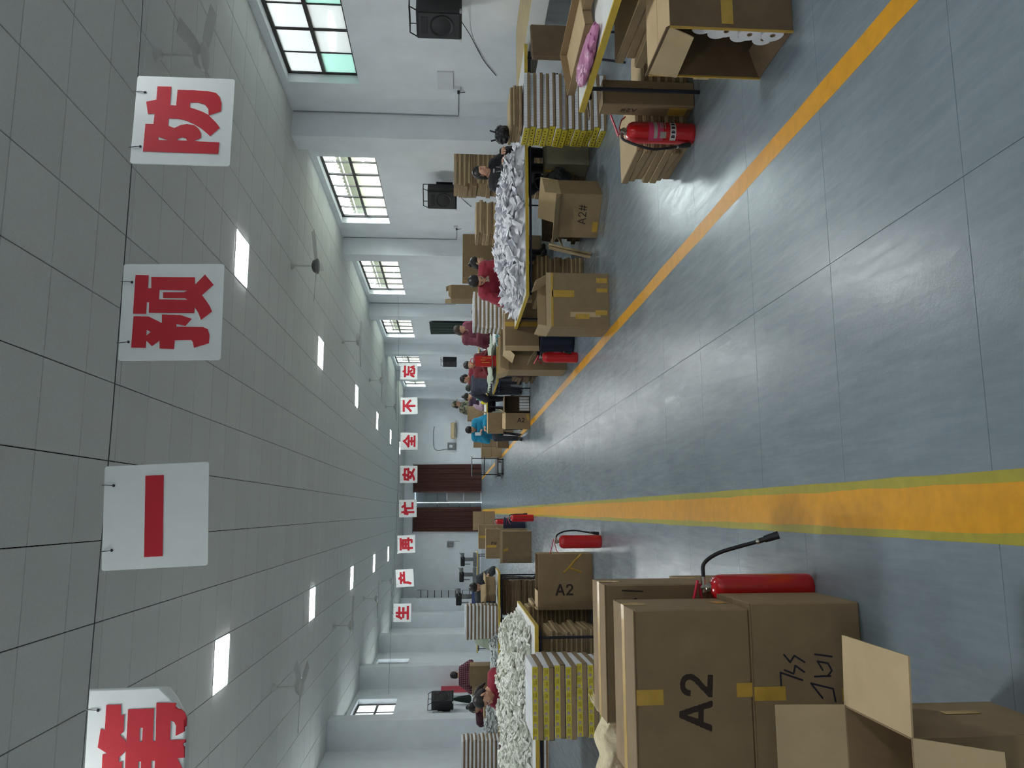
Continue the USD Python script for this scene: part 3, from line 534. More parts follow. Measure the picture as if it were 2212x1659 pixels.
# loose strip of tape and a bale of cream plush on top of the second-row cartons
def bale(label, loc, rz):
    t = thing('plush_bale', label, 'plush bundle', loc, rz)
    m = trimesh.creation.icosphere(5); v = m.vertices; v = np.sign(v) * np.abs(v) ** .72 * [.36, .13, .075]
    n = meshkit.fbm(v * 9 + 3, 4, 5)[:, None] - .5; rid = np.sin(v[:, :1] * 34 + 2 * np.sin(v[:, 2:] * 18)) * .012
    m.vertices = v * (1 + .30 * n) + np.c_[rid * 0, rid, rid] + [0, 0, .085]
    obj('body', m, 'cream_fluff', t, True)
    fr = []
    for q in range(220):
        a, b = RNG.uniform(-.5, .5, 2); p = np.array([.30 + .03 * RNG.random(), .20 * a, .09 + .10 * b]); dd = np.array([.06 + .04 * RNG.random(), .10 * a, .08 * b + .01])
        fr.append(quad(p, p + [0, .004, .002], p + dd * .9 + [0, .002, .004], p + dd * .9, .0015))
    obj('fringe', cat(fr), 'cream_fluff', t, kind='stuff')
    obj('cord', cat(tube(spline([(-.34, -.115, .04), (-.1, -.135, .03), (.15, -.13, .035), (.30, -.09, .05)], 5), .006, 6)), 'pink_cord', t)
    return t
bale('tied bundle of cream plush with a frayed end, on cartons at the left edge', (-1.42, 4.62, .575), 6)
carton('brown carton carrying the cream plush bundle', (-1.42, 4.62, 0), .80, .42, .57, mat_='cardboard')
carton('opened-out carton with a torn flap, between the plush bundle and the A2 carton', (-1.30, 4.12, .0), .56, .30, .60, open_='T', flaps={'F': (62, .15, .03), 'R': (75, .14, .05)}, mat_='cardboard_dark')

# --- right foreground: carton lying open towards the aisle, full of white rolls
t = carton('open carton of white paper rolls, nearest on the right', (2.50, 3.475, 0), .66, .41, .575, open_='L', flaps={'T': (62, .02), 'D': (200, .15, .02)}, tapes=[('F', .02, .02, .66, .055, 0)], mat_='cardboard_dark')
obj('flap', quad((-.33, -.20, .575), (-.33, .20, .575), (-.36, .17, .44), (-.36, -.17, .455), .005), 'cardboard_inner', t)
obj('lid', cat(cbox(-.33, .33, -.205, -.003, .571, .577, .002), cbox(-.33, .33, .003, .205, .571, .577, .002)), 'cardboard_inner', t)
obj('edge_tape', box(-.338, -.329, -.2065, -.198, 0, .575), 'packing_tape', t); obj('edge_tape', box(-.338, -.329, .198, .2065, 0, .575), 'packing_tape', t)
r0 = thing('paper_roll', 'white paper roll lying in the open carton nearest on the right', 'paper roll', (2.185, 3.335, .07), group='white rolls in the nearest right carton')
obj('roll', turned(moved(lathe([(.012, 0), (.05, 0), (.052, .004), (.052, .356), (.05, .36), (.012, .36), (.012, 0)], 20), 0, 0, 0), 90, [0, 1, 0]), 'paper_white', r0, 35)
obj('core', turned(lathe([(.009, -.002), (.0125, -.002), (.0125, .362), (.009, .362), (.009, -.002)], 16), 90, [0, 1, 0]), 'cardboard', r0, 35)
for k, (y, z) in enumerate(((3.335, .18), (3.335, .29), (3.335, .40), (3.445, .07), (3.445, .18), (3.445, .29))): dup(r0, (2.185 + .012 * (k % 3) + .05 * (k > 2), y, z))

# --- fire extinguishers
def extinguisher(loc, rz, label, hose, sticker=True, h=.44, r=.068):
    t = thing('fire_extinguisher', label, 'fire extinguisher', loc, rz)
    obj('cylinder', lathe([(0, 0), (r * .9, 0), (r * .96, .006), (r, .02), (r, h - .055), (r * .97, h - .035), (r * .82, h - .014), (r * .5, h - .002), (.022, h), (0, h)], 40), 'red_paint', t, 35)
    obj('valve', cat(lathe([(0, h - .004), (.018, h - .004), (.018, h + .02), (.012, h + .024), (.012, h + .045), (0, h + .045)], 20), bar((-.045, 0, h + .028), (.02, 0, h + .028), .011), turned(moved(lathe([(0, -.006), (.017, -.006), (.017, .006), (0, .006)], 18), 0, 0, 0), 90, [1, 0, 0], (0, 0, 0)).apply_translation([0, -.022, h + .018])), 'chrome', t, 35)
    for nm, pts, w in (('lever', [(-.03, h + .05), (.02, h + .062), (.10, h + .085), (.125, h + .092)], .011), ('carry_handle', [(-.015, h + .04), (.03, h + .040), (.09, h + .022), (.115, h - .004)], .010)):
        P = np.array(pts); V = np.vstack([np.c_[P[:, 0], np.full(4, s * w), P[:, 1] + dz] for dz in (0, .006) for s in (-1, 1)])
        F = [f for i in range(3) for p, q in ((4, 0), (8, 12), (0, 8), (12, 4)) for f in ((p + i, q + i, q + i + 1), (p + i, q + i + 1, p + i + 1))]
        obj(nm, trimesh.Trimesh(V, F, process=False), 'red_lever', t)
    hs = spline(hose, 8); obj('hose', tube(hs, .0085, 10), 'rubber', t, 50)
    dv = hs[-1] - hs[-2]; dv /= np.linalg.norm(dv)
    obj('nozzle', tube([hs[-1] - dv * .01, hs[-1] + dv * .02, hs[-1] + dv * .025, hs[-1] + dv * .085], [.011, .011, .015, .017], 14), 'rubber', t, 40)
    obj('nozzle_ring', tube([hs[-1] - dv * .014, hs[-1] - dv * .002], .0125, 14), 'chrome', t, 40)
    if sticker:
        def wrap(a0, a1, z0, z1, mt, nm):
            a = np.radians(np.linspace(a0, a1, 16)); R = r + .0009
            V = np.vstack([np.c_[R * np.sin(a), -R * np.cos(a), a * 0 + z] for z in (z0, z1)]); n = 16
            obj(nm, trimesh.Trimesh(V, [f for i in range(n - 1) for f in ((i, i + 1, n + i + 1), (i, n + i + 1, n + i))], process=False), mt, t, True)
        wrap(-78, 60, .21, .305, 'sticker_pink', 'label_back'); R0 = r; r = r + .0006
        wrap(-72, 66, .128, .166, 'sticker', 'white_label'); wrap(-62, 62, .248, .272, 'sticker_grey', 'label_line')
        for z in (.195, .209, .223): wrap(-8, 52, z, z + .007, 'sticker_grey', 'label_line')
        wrap(-60, -26, .192, .232, 'sticker_grey', 'label_line'); r = r + .0006
        for a in (-56, -33, -9, 14, 37): wrap(a, a + 10, .135, .159, 'ink_blue', 'label_print'); wrap(a + 12, a + 15, .138, .156, 'ink_blue', 'label_print')
    return t
H0 = .44
extinguisher((2.42, 4.80, 0), 8, 'red fire extinguisher with a white label, beside the stack of flat cartons', [(-.045, 0, H0 + .028), (-.075, -.02, H0 + .015), (-.115, -.03, .38), (-.14, -.03, .28), (-.128, -.03, .18), (-.108, -.02, .11)])
extinguisher((-.315, 8.42, 0), 182, 'red fire extinguisher standing before the A2 carton on the left', [(-.045, 0, H0 + .028), (-.075, -.01, H0 + .01), (-.105, -.02, .38), (-.115, -.02, .27), (-.10, -.01, .17), (-.092, -.01, .10)], False)
extinguisher((-.325, 3.452, 0), 180, 'red fire extinguisher half hidden by the near left cartons, hose swung out', [(-.045, 0, H0 + .028), (-.10, .0, H0 + .022), (-.142, .0, .40), (-.17, .01, .31), (-.185, .02, .255), (-.195, .03, .225)], False, r=.055)
extinguisher((1.90, 9.78, 0), 120, 'red fire extinguisher standing against a tall open carton on the right', [(-.045, 0, H0 + .028), (-.07, -.01, H0 + .01), (-.09, -.02, .36), (-.095, -.02, .26), (-.09, -.01, .17)])
extinguisher((-.13, 15.5, 0), 200, 'small distant red fire extinguisher near the navy bin', [(-.045, 0, H0 + .028), (-.07, -.01, H0), (-.085, -.02, .36), (-.085, -.01, .2)], False)
extinguisher((-.27, 21.0, 0), 200, 'farthest red fire extinguisher, mostly behind cartons on the left', [(-.045, 0, H0 + .028), (-.07, -.01, H0), (-.085, -.02, .36), (-.085, -.01, .2)], False)
def bin_(loc, label):
    t = thing('plastic_bin', label, 'bin', loc)
    obj('tub', lathe([(0, 0), (.17, 0), (.19, .03), (.235, .42), (.245, .42), (.245, .44), (.225, .44), (.18, .02), (0, .02)], 28), 'navy_plastic', t, 35); obj('rim', lathe([(.235, .425), (.252, .425), (.252, .446), (.235, .446), (.235, .425)], 28), 'navy_plastic', t, 35)
bin_((-.37, 17.4, 0), 'dark blue round bin behind the distant extinguisher on the left'); bin_((2.18, 10.15, 0), 'dark blue round bin below the leaning carton on the right')

# ------------------------------------------------------------------ tables
def table(label, x0, x1, y0, y1, h=.76, legs=True):
    t = thing('work_table', label, 'table', ((x0 + x1) / 2, (y0 + y1) / 2, 0)); w, d = (x1 - x0) / 2, (y1 - y0) / 2
    obj('tabletop', cbox(-w, w, -d, d, h - .006, h, .002), 'table_white', t)
    obj('core_board', cbox(-w + .001, w - .001, -d + .001, d - .001, h - .032, h - .006, .002), 'wood_pale', t)
    k = .004
    obj('edge_tape', cat(box(-w - k, w + k, -d - k, -d, h - .034, h - .004), box(-w - k, w + k, d, d + k, h - .034, h - .004), box(-w - k, -w, -d, d, h - .034, h - .004), box(w, w + k, -d, d, h - .034, h - .004), box(-w - k, w + k, -d - k, -d + .012, h - .0035, h + .0012), box(-w - k, -w + .012, -d, d, h - .0035, h + .0012), box(w - .012, w + k, -d, d, h - .0035, h + .0012)), 'table_edge', t)
    obj('apron', cat(bar((-w + .06, -d + .05, h - .06), (w - .06, -d + .05, h - .06), .014, 6), bar((-w + .06, d - .05, h - .06), (w - .06, d - .05, h - .06), .014, 6)), 'leg_metal', t)
    for sx in (-1, 1):
        for sy in (-1, 1): obj('leg', tube([(sx * (w - .12), sy * (d - .07), h - .034), (sx * (w - .12), sy * (d - .07), 0)], .013, 8), 'leg_metal', t)
    return t
table('long white work table heaped with white pouches, first on the right', 2.33, 5.3, 8.45, 10.1)
table('white work table with a yellow edge, nearest on the right, holding flat trays', 2.50, 3.75, 3.05, 4.70)
table('second white work table on the right, behind the first workers', 2.45, 5.3, 11.6, 13.1)
table('third white work table on the right, with grey cloths and a red bag', 2.34, 5.2, 14.42, 16.05)
table('fourth work table on the right with a yellow edge, beside the blue-coated worker', 2.36, 5.2, 19.0, 20.6)
table('distant work table on the right near the far wall', 2.5, 5.2, 25.2, 26.6)
table('wide white work table heaped with cream pouches, first on the left', -4.6, -1.07, 7.8, 9.92)
table('white work table heaped with pale pouches, second on the left', -4.6, -1.02, 14.0, 14.95)
table('distant work table on the left carrying small machines', -4.4, -1.3, 26.2, 27.6)
w = thing('wall_bench', 'pale bench along the right wall, below the nearest loudspeaker', 'bench', (5.85, 8.8, 0))
obj('benchtop', cbox(-.5, .5, -1.9, 1.0, .70, .745, .004), 'wood_pale', w); obj('front_board', cbox(-.505, -.49, -1.9, 1.0, .56, .745, .003), 'table_white', w)
for x in (-.42, .42):
    for y in (-1.8, -.4, .9): obj('leg', bar((x, y, 0), (x, y, .7), .016), 'leg_metal', w)

# ------------------------------------------------------------------ heaps
def pouch(kind, lab, mat_, dims, seed):
    rng = np.random.default_rng(seed); w, d, h = dims
    n, m = 7, 5; X, Y = np.meshgrid(np.linspace(-1, 1, n), np.linspace(-1, 1, m), indexing='ij')
    puff = (1 - np.abs(X) ** 3) * (1 - np.abs(Y) ** 3); nz = lambda: (rng.random((n, m)) - .5) * .35
    fold = .35 * np.sin(X * 2 + rng.random() * 6) * np.cos(Y * 2)
    T = np.stack([X * w / 2, Y * d / 2 * (1 - .15 * rng.random()), (puff * (.9 + nz()) + fold) * h / 2], -1).reshape(-1, 3); Bm = np.stack([X * w / 2, Y * d / 2, (-puff * (.7 + nz()) + fold) * h / 2 - .001], -1).reshape(-1, 3)
    N = n * m; F = [f for i in range(n - 1) for j in range(m - 1) for a in (i * m + j,) for f in ((a, a + m, a + m + 1), (a, a + m + 1, a + 1), (N + a, N + a + m + 1, N + a + m), (N + a, N + a + 1, N + a + m + 1))]
    edge = [i * m for i in range(n)] + [(n - 1) * m + j for j in range(1, m)] + [i * m + m - 1 for i in range(n - 2, -1, -1)] + [j for j in range(m - 2, 0, -1)]
    for a, b in zip(edge, edge[1:] + edge[:1]): F += [(a, b, N + b), (a, N + b, N + a)]
    mm = trimesh.Trimesh(np.vstack([T, Bm]), F, process=False); return mm
def heap(name, cat_, label, group, region, height, base, n_ind, n_stuff, kinds, seed, mound_mat, order):
    """a mound of small packages: a solid core, loose packages over it (stuff) and the ones that show largest as things of their own"""
    rng = np.random.default_rng(seed); x0, x1, y0, y1 = region
    nx, ny = 70, 40; xs_, ys_ = np.linspace(x0, x1, nx), np.linspace(y0, y1, ny)
    def hz(x, y):
        u = np.clip(np.minimum(x - x0, x1 - x) / .22, 0, 1); v = np.clip(np.minimum(y - y0, y1 - y) / .22, 0, 1)
        return height(x, y) * np.minimum(u, v) ** .6 * (.75 + .5 * meshkit.fbm(np.stack([x * 3.2, y * 3.2, x * 0 + seed], -1), 3))
    X, Y = np.meshgrid(xs_, ys_, indexing='ij'); Zm = hz(X, Y)
    V = np.c_[X.ravel(), Y.ravel(), base + .002 + np.maximum(0, Zm.ravel() - .025)]
    F = [f for i in range(nx - 1) for j in range(ny - 1) for a in (i * ny + j,) for f in ((a, a + ny, a + ny + 1), (a, a + ny + 1, a + 1)) if max(Zm.ravel()[[a, a + ny, a + 1, a + ny + 1]]) > .03]
    loose = [trimesh.Trimesh(V, F, process=False)] if F else []
    pr = [pouch(name, label, k[0], k[1], seed * 10 + i) for i, k in enumerate(kinds)]
    def pose():
        while True:
            x, y = rng.uniform(x0, x1), rng.uniform(y0, y1); z = float(hz(np.array(x), np.array(y)))
            if z > .012: return x, y, base + z, rng.uniform(0, 360), rng.uniform(-38, 38), rng.uniform(-38, 38)
    ps = sorted([pose() for _ in range(n_ind + n_stuff)], key=order)
    first = {}
    for i, (x, y, z, a, b, c) in enumerate(ps[:n_ind]):
        k = int(rng.integers(len(kinds)))
        if k not in first:
            tt = thing(name, label, cat_, (x, y, z), a, group, rx=b, ry=c); obj('wrap', pr[k], kinds[k][0], tt, 50); first[k] = tt
        else: dup(first[k], (x, y, z), a, group=group, rx=b, ry=c)
    by = {}
    for x, y, z, a, b, c in ps[n_ind:]:
        k = int(rng.integers(len(kinds))); m = turned(turned(turned(pr[k], b, [1, 0, 0]), c, [0, 1, 0]), a, [0, 0, 1]); m.apply_translation([x, y, z]); by.setdefault(kinds[k][0], []).append(m)
    by.setdefault(mound_mat, []).extend(loose)
    h = thing(name + '_pile', label.replace('one of the ', 'mass of ') if 'one of' in label else 'deeper mass of ' + group, cat_, (0, 0, 0)); tag(h, kind='stuff')
    for k, ms in by.items(): obj('packages', cat(ms), k, h, kind='stuff')
WHITE = [('pouch_white', (.15, .095, .035)), ('pouch_white', (.11, .08, .045)), ('pouch_white', (.17, .07, .03)), ('pouch_white', (.09, .09, .05))]
CREAM = [('pouch_cream', (.085, .05, .028)), ('pouch_cream', (.07, .055, .03)), ('pouch_cream', (.10, .04, .022)), ('pouch_cream', (.06, .06, .034))]
GREY = [('pouch_grey', (.09, .06, .035)), ('pouch_grey', (.08, .05, .03))]
heap('white_pouch', 'pouch', 'white crumpled paper pouch in the heap on the first right table', 'white pouches on the first right-hand table', (2.42, 4.25, 8.52, 9.9), lambda x, y: .13 + .12 * np.exp(-((x - 3.4) / .8) ** 2) * np.clip((y - 8.4) / .8, .1, 1), .76, 150, 420, WHITE, 3, 'pouch_white', lambda p: p[1] - 1.2 * p[2])
heap('cream_pouch', 'pouch', 'small glossy cream pouch in the heap on the first left table', 'cream pouches on the first left-hand table', (-3.6, -1.16, 8.15, 9.85), lambda x, y: .06 + .17 * np.clip((y - 8.1) / 1.2, 0.15, 1) + 0 * x, .76, 150, 1500, CREAM, 5, 'pouch_cream', lambda p: p[1] - 1.2 * p[2] + .3 * abs(p[0] + 1.9))
heap('pale_pouch', 'pouch', 'small pale pouch in the heap on the second left table', 'pale pouches on the second left-hand table', (-4.1, -2.05, 14.05, 14.9), lambda x, y: .14 + .06 * np.sin(x * 3) + 0 * y, .76, 60, 500, GREY, 7, 'pouch_grey', lambda p: p[1])
heap('yellow_packet', 'packet', 'bright yellow packet among the white pouches on the first right table', 'yellow packets along the first right-hand table', (2.50, 3.05, 9.72, 10.05), lambda x, y: .05 + 0 * x, .76, 22, 0, [('pack_yellow', (.11, .06, .025)), ('pack_yellow', (.09, .07, .03))], 9, 'pack_yellow', lambda p: p[1])
heap('lilac_packet', 'packet', 'small lilac packet in the mixed heap at the left edge of the first left table', 'lilac packets on the first left-hand table', (-3.5, -2.25, 9.45, 9.95), lambda x, y: .19 + 0 * x, .76, 60, 120, [('pack_purple', (.07, .05, .03)), ('label_lilac', (.06, .05, .03))], 11, 'pack_purple', lambda p: p[1])
heap('amber_packet', 'packet', 'small amber-yellow packet among the lilac ones on the first left table', 'amber packets on the first left-hand table', (-3.0, -2.35, 9.40, 9.8), lambda x, y: .205 + 0 * x, .76, 34, 0, [('pack_amber', (.06, .04, .028))], 13, 'pack_amber', lambda p: p[1])
heap('teal_packet', 'packet', 'teal and white packet in the heap on the second right table', 'teal packets on the second right-hand table', (2.55, 3.0, 12.2, 12.9), lambda x, y: .10 + 0 * x, .76, 40, 60, [('pack_teal', (.07, .05, .03)), ('pouch_white', (.08, .05, .03)), ('pack_teal', (.09, .04, .03))], 15, 'pack_teal', lambda p: p[1])
heap('teal_sachet', 'sachet', 'teal-printed sachet on the nearest right table behind the flat trays', 'teal sachets on the nearest right-hand table', (2.85, 3.35, 3.2, 3.75), lambda x, y: .03 + 0 * x, .76, 16, 0, [('pack_teal', (.10, .045, .012)), ('pouch_white', (.11, .05, .012)), ('pack_teal', (.08, .05, .012))], 17, 'pack_teal', lambda p: p[1])
heap('turquoise_packet', 'packet', 'turquoise packet behind the white heap, beside the big carton on the right', 'turquoise packets at the back of the first right-hand table', (3.35, 3.95, 9.93, 10.08), lambda x, y: .12 + 0 * x, .76, 26, 0, [('pack_teal', (.08, .05, .03)), ('pouch_white', (.07, .05, .03))], 19, 'pack_teal', lambda p: p[1])

# ------------------------------------------------------------------ stacked display trays
def tray_proto(name, label, loc, w, d, h, n, faces, rz=0, group=None):
    """a low brown tray packed with n small cartons; faces: where the yellow labels show ('F' along the front, 'L' at the left end)"""
    t = thing(name, label, 'tray of cartons', loc, rz, group); k = .004; th = h * .45
    obj('tray', cat(box(-w / 2, w / 2, -d / 2, d / 2, 0, k), box(-w / 2, w / 2, -d / 2, -d / 2 + k, 0, th), box(-w / 2, w / 2, d / 2 - k, d / 2, 0, th), box(-w / 2, -w / 2 + k, -d / 2, d / 2, 0, th), box(w / 2 - k, w / 2, -d / 2, d / 2, 0, th)), 'cardboard', t)
    e = w / n
    for i in range(n):
        x0, x1 = -w / 2 + k + (w - 2 * k) * i / n, -w / 2 + k + (w - 2 * k) * (i + 1) / n
        c = obj('carton', cbox(x0 + .0008, x1 - .0008, -d / 2 + k, d / 2 - k, k, h - .002, .0015), 'paper_white', t)
        if 'F' in faces:
            y = -d / 2 + k - .0008; f = ((0, y + .0004, 0), (1, 0, 0), (0, 0, 1)); xm = (x0 + x1) / 2
            obj('label', prism(shapely.box(x0 + .002, th + .001, x1 - .002, h - .004), .0008, f), 'label_yellow', c)
            obj('print', prism(union_all([shapely.Point(x0 + .018, (th + h) / 2).buffer(.013, 4)]), .0012, f), 'label_lilac', c)
            obj('print', prism(union_all([shapely.box(xm - .004, (th + h) / 2 - .003 + q, x1 - .016, (th + h) / 2 - .0005 + q) for q in (-.010, .0, .010)]), .0012, f), 'ink', c)
    if 'L' in faces:
        f = ((-w / 2 - .0002, 0, 0), (0, -1, 0), (0, 0, 1))
        obj('label', prism(shapely.box(-d / 2 + .006, .004, d / 2 - .006, h - .004), .001, f), 'label_yellow', t)
        obj('print', prism(union_all([shapely.box(q, h * .35 + (j % 2) * .006, q + .022, h * .55 + (j % 2) * .006) for j, q in enumerate(np.arange(-d / 2 + .03, d / 2 - .04, .06))]), .0016, f), 'ink', t)
    return t
def stack(proto, loc, n, pitch, jit, seed, label, group, rz=0, first=True, twist=2.0):
    rng = np.random.default_rng(seed)
    for i in range(n):
        p = (loc[0] + rng.uniform(-jit, jit), loc[1] + rng.uniform(-jit, jit), loc[2] + i * pitch); a = rz + rng.uniform(-twist, twist)
        if i == 0 and first:
            put(UsdGeom.Xform(proto), p, a); tag(proto, label, group=group)
        else: dup(proto, p, a, label=label, group=group)
P1 = tray_proto('carton_tray', 'x', (0, 0, 0), .60, .66, .094, 6, 'F')
stack(P1, (-1.61, 7.44, 0), 9, .0955, .012, 21, 'tray of white cartons with yellow labels, stacked before the cream heap', 'yellow-labelled trays stacked before the first left table')
P2 = tray_proto('carton_tray', 'x', (0, 0, 0), .60, .42, .064, 20, 'L')
stack(P2, (4.15, 7.80, 0), 13, .0655, .018, 22, 'tray of tiny white cartons with a yellow end, stacked before the wall bench', 'yellow-ended trays stacked before the wall bench', twist=3)
P3 = tray_proto('carton_tray', 'x', (0, 0, 0), .56, .42, .060, 16, '')
stack(P3, (3.04, 12.1, .76), 8, .0625, .012, 23, 'tray of tiny white cartons stacked high on the second right table', 'white trays on the second right table')
stack(P3, (-1.88, 14.40, .76), 9, .0625, .010, 24, 'tray of tiny white cartons stacked on the second left table near its end', 'white trays near the end of the second left table', first=False)
stack(P3, (-3.86, 13.62, .01), 11, .0625, .010, 25, 'tray of white cartons in the tall stack at the left edge of the hall', 'white trays stacked at the left edge', first=False)
P4 = thing('stacking_base', 'wooden base under the tall white trays at the left edge', 'base', (-3.86, 13.62, 0)); obj('board', cbox(-.3, .3, -.25, .25, 0, .009), 'wood_pale', P4)
for i in range(11): dup(P3, (-3.86 + .01 * math.sin(i * 3), 13.62, .01 + .0625 * (11 + i)), 1.5 * math.sin(i * 2.2), label='tray of white cartons in the tall stack at the left edge of the hall', group='white trays stacked at the left edge')

# ------------------------------------------------------------------ flat carton trays and folded cartons
def flat_proto(name, label, loc, w, d, h, m='cardboard'):
    t = thing(name, label, 'folded carton', loc)
    obj('lower_sheet', cbox(-w / 2, w / 2, -d / 2, d / 2, 0, h * .44, .003), m, t); obj('upper_sheet', cbox(-w / 2 + .004, w / 2 - .003, -d / 2 + .003, d / 2 - .005, h * .5, h, .003), 'cardboard_inner' if m == 'cardboard' else m, t)
    obj('fold', cat(cbox(-w / 2 - .002, -w / 2 + .012, -d / 2 + .004, d / 2 - .006, .004, h - .004, .003)), m, t)
    return t
def pile(kind, loc, w, d, n, h, jit, seed, label, group, rz=0, m='cardboard', twist=3):
    rng = np.random.default_rng(seed); first = None
    for i in range(n):
        p = (loc[0] + rng.uniform(-jit, jit), loc[1] + rng.uniform(-jit, jit), loc[2] + i * (h + .0015)); a = rz + rng.uniform(-twist, twist)
        if first is None: first = flat_proto(kind, label, p, w, d, h, m); put(UsdGeom.Xform(first), p, a); tag(first, group=group)
        else: dup(first, p, a, group=group)
    return first
pile('flat_carton', (2.585, 5.17, 0), .45, .50, 7, .048, .016, 31, 'flat brown tray in the low stack behind the nearest right extinguisher', 'flat trays stacked on the floor behind the extinguisher')
pile('flat_carton', (2.95, 4.05, .10), .60, .70, 9, .052, .03, 32, 'flat brown carton in the pile under the nearest right table', 'flat cartons under the nearest right table')
solo('wooden_pallet', cat(cbox(2.6, 3.3, 3.66, 4.45, .07, .098), cbox(2.6, 2.7, 3.66, 4.45, 0, .07), cbox(3.2, 3.3, 3.66, 4.45, 0, .07), cbox(2.9, 3.0, 3.66, 4.45, 0, .07)), 'wood_pale', 'wooden pallet under the flat cartons below the nearest right table', 'pallet')
pile('flat_carton', (2.93, 5.02, .0), .40, .30, 6, .05, .02, 33, 'flat carton in the short pile at the far end of the nearest right table', 'flat cartons at the far end of the nearest right table')
carton('small upright carton with a yellow patch at the end of the nearest right table', (2.66, 4.80, .0), .17, .14, .60, tapes=[('L', .0, -.2, .10, .12, 0)], marks=[('L', centred(meshkit.text_mesh('A2#', .04, .0008)), 0, .12, 90, 'ink')], seam=False)
def lid(label, loc, w, d, rz, ry):
    t = thing('shallow_tray', label, 'tray', loc, rz, ry=ry); k, h = .006, .05
    obj('base', cbox(-w / 2, w / 2, -d / 2, d / 2, 0, k, .002), 'cardboard_inner', t)
    for nm, b in (('side', (-w / 2, w / 2, -d / 2, -d / 2 + k)), ('side', (-w / 2, w / 2, d / 2 - k, d / 2)), ('side', (-w / 2, -w / 2 + k, -d / 2, d / 2)), ('side', (w / 2 - k, w / 2, -d / 2, d / 2))): obj(nm, cbox(*b, 0, h, .002), 'cardboard', t)
    return t
lid('long flat brown tray standing on the nearest right table, the one farther from the camera', (2.84, 4.46, .790), .30, .72, 3, -8); lid('brown tray overlapping the other on the nearest right table, closer to the camera', (2.97, 3.80, .800), .32, .60, 3, -6)
t = thing('plastic_bag', 'crumpled purple plastic bag lying on the edge of the nearest right table', 'bag', (2.575, 4.22, .762))
m = trimesh.creation.icosphere(5); v = m.vertices * [.075, .28, .04]; f = meshkit.fbm(v * [26, 14, 26] + 7, 4, 3)[:, None]; v = v * (.72 + .62 * f); v[:, 2] = np.maximum(v[:, 2] + .025, .002 + .006 * f[:, 0]); m.vertices = v; obj('film', m, 'bag_purple', t, 40)
solo('carton_scrap', moved(quad((-.05, -.04, 0), (.05, -.04, .01), (.055, .05, .0), (-.05, .05, -.01), .006), 2.52, 4.705, .70), 'cardboard_dark', 'brown scrap of carton stuck to the corner of the nearest right table', 'scrap')
pile('flat_carton', (-1.50, 8.62, 0), .60, .66, 11, .049, .022, 34, 'flat brown carton in the pile under the front edge of the first left table', 'flat cartons under the first left table')
pile('flat_carton', (-1.32, 9.50, 0), .56, .50, 14, .048, .03, 35, 'flat brown carton in the taller pile under the far end of the first left table', 'flat cartons under the far end of the first left table')
pile('flat_carton', (-1.48, 14.55, 0), .60, .62, 13, .050, .02, 36, 'dark flat carton in the pile under the end of the second left table', 'flat cartons under the second left table', m='cardboard_dark')
pile('flat_carton', (-1.40, 13.3, 0), .34, .6, 3, .045, .03, 37, 'pale folded carton lying before the second left table', 'folded cartons before the second left table')
pile('flat_carton', (6.02, 13.75, 0), .62, .62, 19, .081, .03, 38, 'flattened brown carton in the tall pile against the right wall', 'flattened cartons piled against the right wall', twist=4)
pile('flat_carton', (4.62, 12.45, .76), .55, .5, 8, .055, .03, 39, 'folded brown carton in the bundle at the back of the second right table', 'folded cartons bundled on the second right table')
pile('flat_carton', (3.62, 9.2, 0), .60, .62, 9, .05, .03, 40, 'flat carton in the pile under the first right table', 'flat cartons under the first right table', m='cardboard_dark')
pile('flat_carton', (2.75, 9.5, 0), .5, .6, 11, .05, .03, 41, 'pale flat carton in the pile under the aisle end of the first right table', 'flat cartons under the aisle end of the first right table')
pile('flat_carton', (4.9, 9.2, 0), .60, .62, 8, .05, .03, 42, 'flat carton in the pile under the wall end of the first right table', 'flat cartons under the wall end of the first right table', m='cardboard_dark')
pile('flat_carton', (4.10, 7.84, .862), .44, .40, 4, .030, .02, 43, 'thin brown carton sheet on top of the yellow-ended trays', 'sheets on top of the yellow-ended trays')
pile('flat_carton', (2.75, 15.2, 0), .5, .6, 8, .05, .03, 44, 'dark flat carton in the pile under the third right table', 'flat cartons under the third right table', m='cardboard_dark')
lean = thing('leaning_board', 'pale board leaning under the first right table near the aisle', 'board', (2.86, 8.62, 0), 90, rx=12)
obj('board', cbox(-.03, .03, -.012, .012, .005, .50, .004), 'wood_pale', lean); obj('board', cbox(-.03, .03, .02, .04, .005, .49, .004), 'cardboard_inner', lean)

# ------------------------------------------------------------------ cartons on the right
r = -46
carton('open carton printed A2# beside the first right table, flaps out', (3.23, 8.20, 0), .50, .36, .44, -46, open_='T', flaps={'F': (24, .18, .0), 'R': (86, .17), 'B': (62, .2, .01), 'L': (-30, .16, .03)}, marks=[('F', A2H, .02, -.03, 0, 'ink')], tapes=[('F', -.12, -.18, .12, .06, 0)])
carton('greyish carton on the floor under the first right table, beside a black bag', (4.12, 8.80, 0), .40, .34, .50, 4, mat_='cardboard_grey')
t = thing('black_bag', 'black plastic bag hanging under the first right table', 'bag', (3.68, 8.60, .36))
m = trimesh.creation.icosphere(4); v = m.vertices * [.20, .10, .17]; v *= (.75 + .5 * meshkit.fbm(v * 12, 3, 4)[:, None]); m.vertices = v; obj('film', m, 'bag_black', t, 40); obj('handle', tube(spline([(-.08, 0, .10), (-.06, 0, .25), (.05, 0, .27), (.08, 0, .12)], 5), .012, 6), 'bag_black', t)
